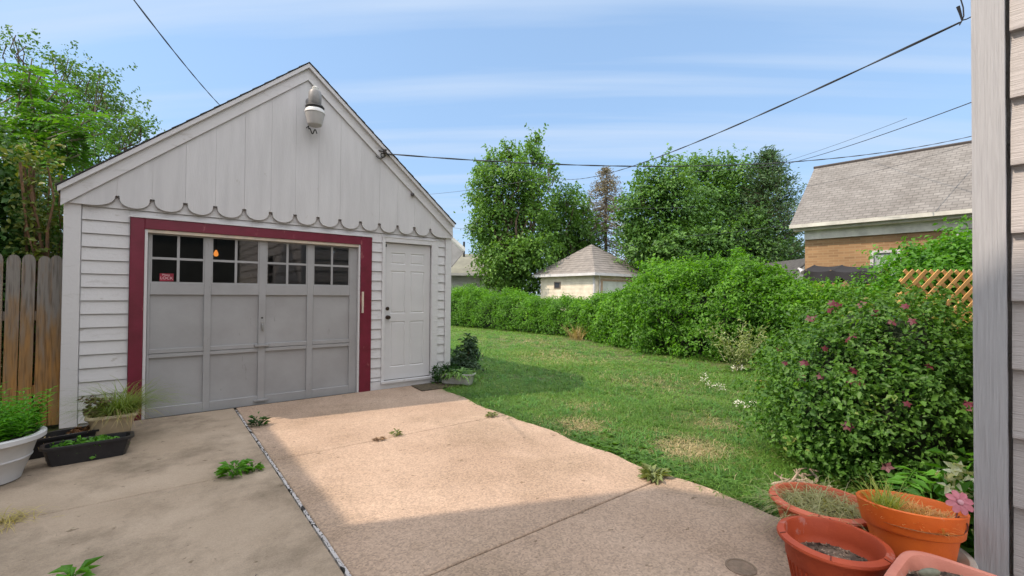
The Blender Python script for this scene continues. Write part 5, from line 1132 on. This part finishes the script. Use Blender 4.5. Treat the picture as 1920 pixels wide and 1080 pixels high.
def shinglemat(name, a, b_, axis='z', row=.13, wid=.3):
    m, t, p = base_mat(name); tc = N(t, 'ShaderNodeTexCoord'); sxx = N(t, 'ShaderNodeSeparateXYZ'); cmb = N(t, 'ShaderNodeCombineXYZ'); sm = N(t, 'ShaderNodeMath', operation='ADD')
    bk = N(t, 'ShaderNodeTexBrick'); bk.inputs['Scale'].default_value = 1; bk.inputs['Brick Width'].default_value = wid; bk.inputs['Row Height'].default_value = row; bk.inputs['Mortar Size'].default_value = .010; bk.inputs['Color1'].default_value = col4(a); bk.inputs['Color2'].default_value = col4(b_); bk.inputs['Mortar'].default_value = col4(tuple(x*.72 for x in b_)); bk.inputs['Bias'].default_value = 0
    t.links.new(tc.outputs['Object'], sxx.inputs[0]); t.links.new(sxx.outputs[0 if axis == 'x' else 1], cmb.inputs[0]); t.links.new(sxx.outputs[2], cmb.inputs[1]); t.links.new(cmb.outputs[0], bk.inputs['Vector'])
    nn = N(t, 'ShaderNodeTexNoise'); nn.inputs['Scale'].default_value = 1.5; nn.inputs['Detail'].default_value = 8; nn.inputs['Roughness'].default_value = .8; r_ = N(t, 'ShaderNodeValToRGB'); r_.color_ramp.elements[0].color = (.62,.6,.58,1); r_.color_ramp.elements[0].position = .35; r_.color_ramp.elements[1].position = .62; g_ = N(t, 'ShaderNodeMix', data_type='RGBA', blend_type='MULTIPLY'); g_.inputs[0].default_value = 1
    t.links.new(tc.outputs['Object'], nn.inputs['Vector']); t.links.new(nn.outputs['Fac'], r_.inputs[0]); t.links.new(bk.outputs['Color'], g_.inputs[6]); t.links.new(r_.outputs[0], g_.inputs[7]); t.links.new(g_.outputs[2], p.inputs['Base Color']); p.inputs['Roughness'].default_value = .92; return m
grey_sh = shinglemat('grey_shingles', (.215,.205,.19), (.17,.162,.15), 'y', .085, .2)
ang = R(6)     # local +y runs away along the wall; the wall starts at the corner and comes towards us (local -y)
T_ = frame((14.6, 5.46), ang)
def quadbox(b, T_, x0, x1, y0, y1, z0, z1):
    b.add([T_(x0,y0,z0),T_(x1,y0,z0),T_(x1,y1,z0),T_(x0,y1,z0),T_(x0,y0,z1),T_(x1,y0,z1),T_(x1,y1,z1),T_(x0,y1,z1)], [(0,3,2,1),(4,5,6,7),(0,1,5,4),(1,2,6,5),(2,3,7,6),(3,0,4,7)])
b = B(); quadbox(b, T_, .32, 5.3, -12, -.30, 0, 3.30); b.add([T_(.32,-.30,3.3), T_(5.3,-.30,3.3), T_(2.8,-.30,5.45), T_(.32,-.31,3.3), T_(5.3,-.31,3.3), T_(2.8,-.31,5.45)], [(0,1,2),(5,4,3),(0,2,5,3),(1,4,5,2)]); b.build('wall', brick, bh)
b = B(); ez, rz_ = 3.50, 5.72
b.add([T_(0,-12.3,ez), T_(0,0,ez), T_(2.8,0,rz_), T_(2.8,-12.3,rz_), T_(5.6,0,ez), T_(5.6,-12.3,ez),
       T_(0,-12.3,ez-.07), T_(0,0,ez-.07), T_(2.8,0,rz_-.08), T_(2.8,-12.3,rz_-.08), T_(5.6,0,ez-.07), T_(5.6,-12.3,ez-.07)],
      [(0,3,2,1),(3,5,4,2),(6,7,8,9),(9,8,10,11),(0,1,7,6),(1,2,8,7),(2,4,10,8),(4,5,11,10),(0,6,9,3),(3,9,11,5)])
b.build('roof', grey_sh, bh)
b = B(); b.tube([T_(2.8,-12.3,rz_+.01), T_(2.8,.02,rz_+.01)], .05, 6); b.build('ridge_cap', mat('dark_ridge', (.07,.06,.055), .9), bh)
trimm = mat('pale_trim', (.60,.59,.53), .6, scale=3)
b = B(); quadbox(b, T_, -.09, -.002, -12.3, .0, ez-.12, ez-.02); b.build('gutter', trimm, bh)
b = B(); quadbox(b, T_, .06, .31, -12.2, -.06, 3.31, 3.42); quadbox(b, T_, .26, .318, -12.0, -.30, 3.06, 3.31); b.build('frieze', mat('frieze_trim', (.74,.73,.66), .6, scale=3), bh)
def bwin(y0, y1, z0, z1):
    b = B(); quadbox(b, T_, .26, .33, y0, y0+.07, z0, z1); quadbox(b, T_, .26, .33, y1-.07, y1, z0, z1); quadbox(b, T_, .26, .33, y0+.07, y1-.07, z1-.07, z1); quadbox(b, T_, .24, .33, y0+.07, y1-.07, z0, z0+.06); w_ = b.build('window', white_paint, bh)
    b = B(); quadbox(b, T_, .305, .312, y0+.07, y1-.07, z0+.06, z1-.07); b.build('pane', mat('curtained_pane', (.42,.46,.46), .15, scale=4, c2=(.25,.29,.28)), w_)
bwin(-2.45, -1.82, 1.5, 2.64); bwin(-4.6, -3.45, 1.9, 3.04)
# flood light on the corner
b = B(); q_ = T_(.28, -.22, 2.2); b.tube([q_, (q_[0]-.15, q_[1]+.02, 2.22)], .03, 8); b.tube([(q_[0]-.12, q_[1], 2.2), (q_[0]-.22, q_[1]-.12, 2.10)], [.03, .075], 12); b.build('flood_light', white_paint, bh, True)
# black shade cloth slung on poles
tp = thing('shade_cloth', (13.6, 3.9, 0), 'black shade cloth sagging between poles in front of the brick house', 'canopy')
A0 = at(1508, 508, 11.6); A1 = at(1652, 510, 10.2); K = 26
b = B(); vs = []
for j in range(2):
    for i in range(K+1):
        u_ = i/K; top_ = A0.lerp(A1, u_); sagt = .05*abs(math.sin(u_*math.pi*2.6))**.7 - .03
        z_ = top_.z-(sagt if j == 0 else .20+.10*abs(math.sin(u_*math.pi*1.7+.4)) + .05*math.sin(u_*21))
        off = 0 if j == 0 else -.12+.04*math.sin(u_*17); vs.append((top_.x+off, top_.y+.02*math.sin(u_*30), z_))
fs = [(i, i+1, K+1+i+1, K+1+i) for i in range(K)]; n_ = len(vs); vs += [(x+.7, y, z+.16 if k_ <= K else z+.02) for k_, (x, y, z) in enumerate(vs)]; fs += [(i+n_, K+1+i+n_, K+2+i+n_, i+1+n_) for i in range(K)]+[(i, i+n_, i+1+n_, i+1) for i in range(K)]
b.add(vs, fs); b.build('cloth', mat('black_cloth', (.014,.013,.015), .9, scale=6), tp, True)
for u_ in (.02, .37, .98):
    q_ = A0.lerp(A1, u_); B().tube([(q_.x+.03, q_.y, 0), (q_.x+.03, q_.y, q_.z+.03)], .022, 8).build('pole', twig, tp)

# ------------------------------------------------------------------ hip roofed shed
sd_ = thing('hip_roof_shed', (16.9, 15.1, 0), 'small cream shed with weathered hip roof behind the clipped hedge', 'shed')
X0, Y0, SZ, OV = 17.05, 15.2, 3.95, .36; cream = mat('cream_siding', (.66,.61,.50), .6, scale=2.5, c2=(.52,.47,.38), bump=.3, bscale=8, bstretch=(.2,.2,5))
b = B(); b.box(X0, X0+SZ, Y0, Y0+SZ, -.05, 2.44)
for k_ in range(12): b.box(X0-.012, X0+SZ+.012, Y0-.012, Y0+SZ+.012, .1+k_*.2, .1+k_*.2+.155)
b.build('wall', cream, sd_)
ez, az = 2.50, 4.22; c0, c1 = X0-OV, X0+SZ+OV; d0, d1 = Y0-OV, Y0+SZ+OV; mx_, my_ = (c0+c1)/2, (d0+d1)/2
hipm = mat('hip_shingles', (.225,.205,.185), .92, scale=3.2, c2=(.135,.125,.115), bump=.6, bscale=12, lo=.3, hi=.7, detail=9)
b = B(); b.add([(c0,d0,ez),(c1,d0,ez),(c1,d1,ez),(c0,d1,ez),(mx_,my_,az)], [(0,1,4),(1,2,4),(2,3,4),(3,0,4),(3,2,1,0)])
for k_ in range(1, 13):
    f_ = k_/13; g_ = (k_-.0)/13; zz_ = ez+(az-ez)*f_; a_, b2, c_, d_ = [v+(mm-v)*f_ for v, mm in ((c0, mx_), (c1, mx_), (d0, my_), (d1, my_))]
    b.box(a_-.03, b2+.03, c_-.03, d_+.03, zz_-.02, zz_-.002)
b.build('roof', hipm, sd_)
b = B()
b.box(c0-.01, c0+.02, d0-.01, d1, ez-.14, ez-.003); b.box(c0+.02, c1, d0-.01, d0+.02, ez-.14, ez-.003); b.build('fascia', white_paint, sd_)
b = B(); b.box(X0-.03, X0+.06, Y0-.03, Y0+.06, 0, 2.36); b.build('corner_post', white_paint, sd_)
b = B(); b.tube([(X0+.35, Y0-.06, 0), (X0+.35, Y0-.06, 2.1), (X0+.1, Y0-.25, 2.38)], .035, 8); b.build('downspout', white_paint, sd_)
b = B(); b.box(X0+.6, X0+3.0, Y0-.03, Y0-.013, 0, 2.1); b.build('garage_door', mat('pale_door', (.50,.55,.50), .6, scale=2), sd_)
b = B(); b.box(X0+.45, X0+.6, Y0-.04, Y0-.013, 0, 2.2); b.box(X0+3.0, X0+3.15, Y0-.04, Y0-.013, 0, 2.2); b.box(X0+.6, X0+3.0, Y0-.04, Y0-.013, 2.1, 2.2); b.build('door_trim', mat('tan_trim', (.38,.28,.19), .7), sd_)
w_ = B().box(X0-.035, X0-.013, Y0+2.35, Y0+2.85, 1.72, 2.10).build('window', mat('brown_frame', (.22,.17,.13), .6), sd_)
B().box(X0-.040, X0-.036, Y0+2.40, Y0+2.80, 1.77, 2.05).build('pane', mat('dark_pane', (.03,.03,.035), .1), w_)

# ------------------------------------------------------------------ far house left of the maple
fh = thing('far_house', (16, 26, 0), 'distant house with mossy grey roof between the garage and the maple', 'house')
T2 = frame((14.9, 26.6), R(-38))
mossy = mat('mossy_roof', (.20,.20,.155), .95, scale=1.5, c2=(.145,.145,.115), detail=8); pw_ = mat('far_white', (.60,.60,.58), .7, scale=1); gwall = mat('far_grey_wall', (.34,.33,.33), .7, scale=1)
b = B(); quadbox(b, T2, -1.5, 5.0, .4, 6, 0, 2.75); b.build('wall', pw_, fh)
b = B(); b.add([T2(-2,0,2.78), T2(5.4,0,2.78), T2(5.4,3.4,4.35), T2(-2,3.4,4.35), T2(-2,6.8,2.78), T2(5.4,6.8,2.78), T2(-2,0,2.7), T2(5.4,0,2.7), T2(5.4,6.8,2.7), T2(-2,6.8,2.7)], [(0,1,2,3),(3,2,5,4),(6,7,1,0),(1,7,8,5,2),(0,3,4,9,6),(6,9,8,7)]); b.build('roof', mossy, fh)
b = B(); quadbox(b, T2, -2, 5.45, -.10, -.002, 2.62, 2.78); b.build('gutter', pw_, fh)
b = B(); q_ = T2(1.15, 2.9, 0); b.tube([(q_[0], q_[1], 4.0), (q_[0], q_[1], 5.2)], .075, 10); b.build('vent_pipe', black_metal, fh)
gb2 = thing('far_gable', (14.2, 24.6, 0), 'grey gable end of a distant building just past the garage corner', 'house')
q_ = at(866, 478, 26.5); q2 = at(826, 440, 26.5); b = B()
def P3(px_, py_, dd=26.5): return at(px_, py_, dd)
TT = (F0*.35-R0*.94)
pts = [P3(800, 600), P3(846, 600), P3(846, 500), P3(868, 474), P3(838, 445), P3(800, 420)]
pts2 = [p_+TT*4 for p_ in pts]; n_ = len(pts)
b.add([tuple(p_) for p_ in pts+pts2], [tuple(range(n_-1, -1, -1)), tuple(range(n_, 2*n_))]+[(i, (i+1) % n_, (i+1) % n_+n_, i+n_) for i in range(n_)]); b.build('wall', gwall, gb2)
b = B(); A_, C_ = P3(866, 478), P3(840, 444); up_ = Vector((0, 0, .14))
def slope(b, A_, C_, th, ov):
    o_ = [A_-TT*ov, C_-TT*ov, C_-TT*ov+th, A_-TT*ov+th]; b.add([tuple(p_) for p_ in o_+[p_+TT*(3+ov) for p_ in o_]], [(0,1,2,3),(7,6,5,4),(0,4,5,1),(1,5,6,2),(2,6,7,3),(3,7,4,0)])
slope(b, P3(868, 474), P3(846, 501), Vector((.03, .02, .10)), .05); b.build('eave', mat('far_dark', (.12,.12,.12), .8), gb2)
b = B(); slope(b, P3(870, 471), P3(838, 443), Vector((0, 0, .20)), .08); b.build('roof', pw_, gb2)

# white shed sliver between trees and brick house
ws = thing('white_shed', (20, 7.3, 0), 'sliver of a white gabled outbuilding between the trees and the brick house', 'shed')
b = B(); qa = at(1476, 560, 19.0); b.prism([(-1.2, 0), (1.2, 0), (1.2, 1.9), (0, 2.9), (-1.2, 1.9)], 'y', 0, 3)
b.v = [(qa.x+R0.x*(x+.9)+F0.x*y, qa.y+R0.y*(x+.9)+F0.y*y, z) for x, y, z in b.v]; b.build('wall', pw_, ws)
b = B()
for s1 in (-1, 1): b.prism([(0, 3.02), (s1*1.4, 1.84), (s1*1.4, 1.76), (0, 2.92)], 'y', -.2, 3.2)
b.v = [(qa.x+R0.x*(x+.9)+F0.x*y, qa.y+R0.y*(x+.9)+F0.y*y, z) for x, y, z in b.v]; b.build('roof', dark_shingle, ws)

# ------------------------------------------------------------------ poles and wires
cable = mat('black_cable', (.045,.05,.06), .6)
def wire(p0, p1, sag, r, label, wob=0, seg=40, twist=False):
    p0, p1 = Vector(p0), Vector(p1); mid = p0.lerp(p1, .5); b = B()
    lines = [0] if not twist else [0, math.pi]
    for ph in lines:
        pts = []
        n_ = seg if not twist else seg*5
        for i in range(n_+1):
            u_ = i/n_; q_ = p0.lerp(p1, u_)-Vector((0, 0, 4*sag*u_*(1-u_)))
            if twist:
                a_ = u_*(p1-p0).length*5+ph; q_ = q_+Vector((0, math.cos(a_)*r*.55, math.sin(a_)*r*.55))
            pts.append(q_)
        b.tube(pts, r*(.75 if twist else 1), 5)
    o = b.build('overhead_cable', cable, None, True, origin=mid); return tag(o, label, 'cable', 'overhead cables')
wire((2.60, 6.33, 3.43), at(1840, 251, 12), .46, .009, 'cable from the bracket on the garage rake crossing low to the right past the trees', twist=True)
wire(at(1800, 42, 2.35), at(1030, 331, 17), .38, .006, 'thick cable running down from the house corner at top right towards the maple', twist=True)
wire(at(1030, 331, 17), at(780, 366, 23), .10, .007, 'thin faint continuation cable ending behind the right roof slope of the garage')
wire(at(248, -4, 3.6), at(430, 215, 8.6), .05, .0065, 'single cable dropping from the top left to the garage roof', twist=True)
wire(at(1455, 312, 22), at(1845, 183, 9), .12, .011, 'upper of the two diverging cables rising right above the brick house')
wire(at(1455, 308, 23), at(1700, 222, 14), .06, .007, 'thin cable just above the diverging pair over the brick house')
wire(at(1475, 356, 13), at(1850, 260, 9.5), .10, .004, 'thin faint cable slanting in front of the brick house roof below its ridge')
wire(at(1285, 443, 16), at(1510, 416, 14), .05, .006, 'short dark cable crossing the lower right of the spreading tree to the brick house eave')
wire(at(1060, 384, 20), at(1300, 388, 18), .10, .006, 'faint thin cable crossing the trees at mid height')
wire(at(1240, 325, 24), at(1470, 309, 20), .05, .010, 'cable across the top of the spreading tree')
wire(at(840, 426, 30), at(980, 440, 30), .02, .010, 'low faint cable beside the garage corner in front of the maple')
ck = thing('service_bracket', tuple(at(1803, 30, 2.35)), 'small black service bracket with looping wires by the house corner at top right', 'bracket')
b = B(); q_ = at(1804, 38, 2.35); b.tube([at(1796, 12, 2.35), at(1800, 24, 2.35), q_], [.008, .006, .004], 7); b.tube([at(1800, -6, 2.35), at(1806, 14, 2.35), at(1807, 30, 2.35), q_, at(1799, 47, 2.35)], .003, 6); b.tube([q_, at(1812, 36, 2.35), at(1822, 31, 2.35), at(1834, 20, 2.33)], .003, 6)
b.build('looped_wires', cable, ck, True)
# metal lid set in the near concrete
ld = thing('drain_lid', (2.40, 1.13, 0), 'round rusty drain lid set in the near right concrete', 'drain lid')
B().lathe([(.001,0),(.075,0),(.075,.004),(.066,.005),(.064,.002),(.001,.002)], (2.40, 1.13, .0), 36).build('lid', mat('rusty_lid', (.24,.17,.12), .9, scale=30, c2=(.16,.12,.085), bump=.6), ld, True)
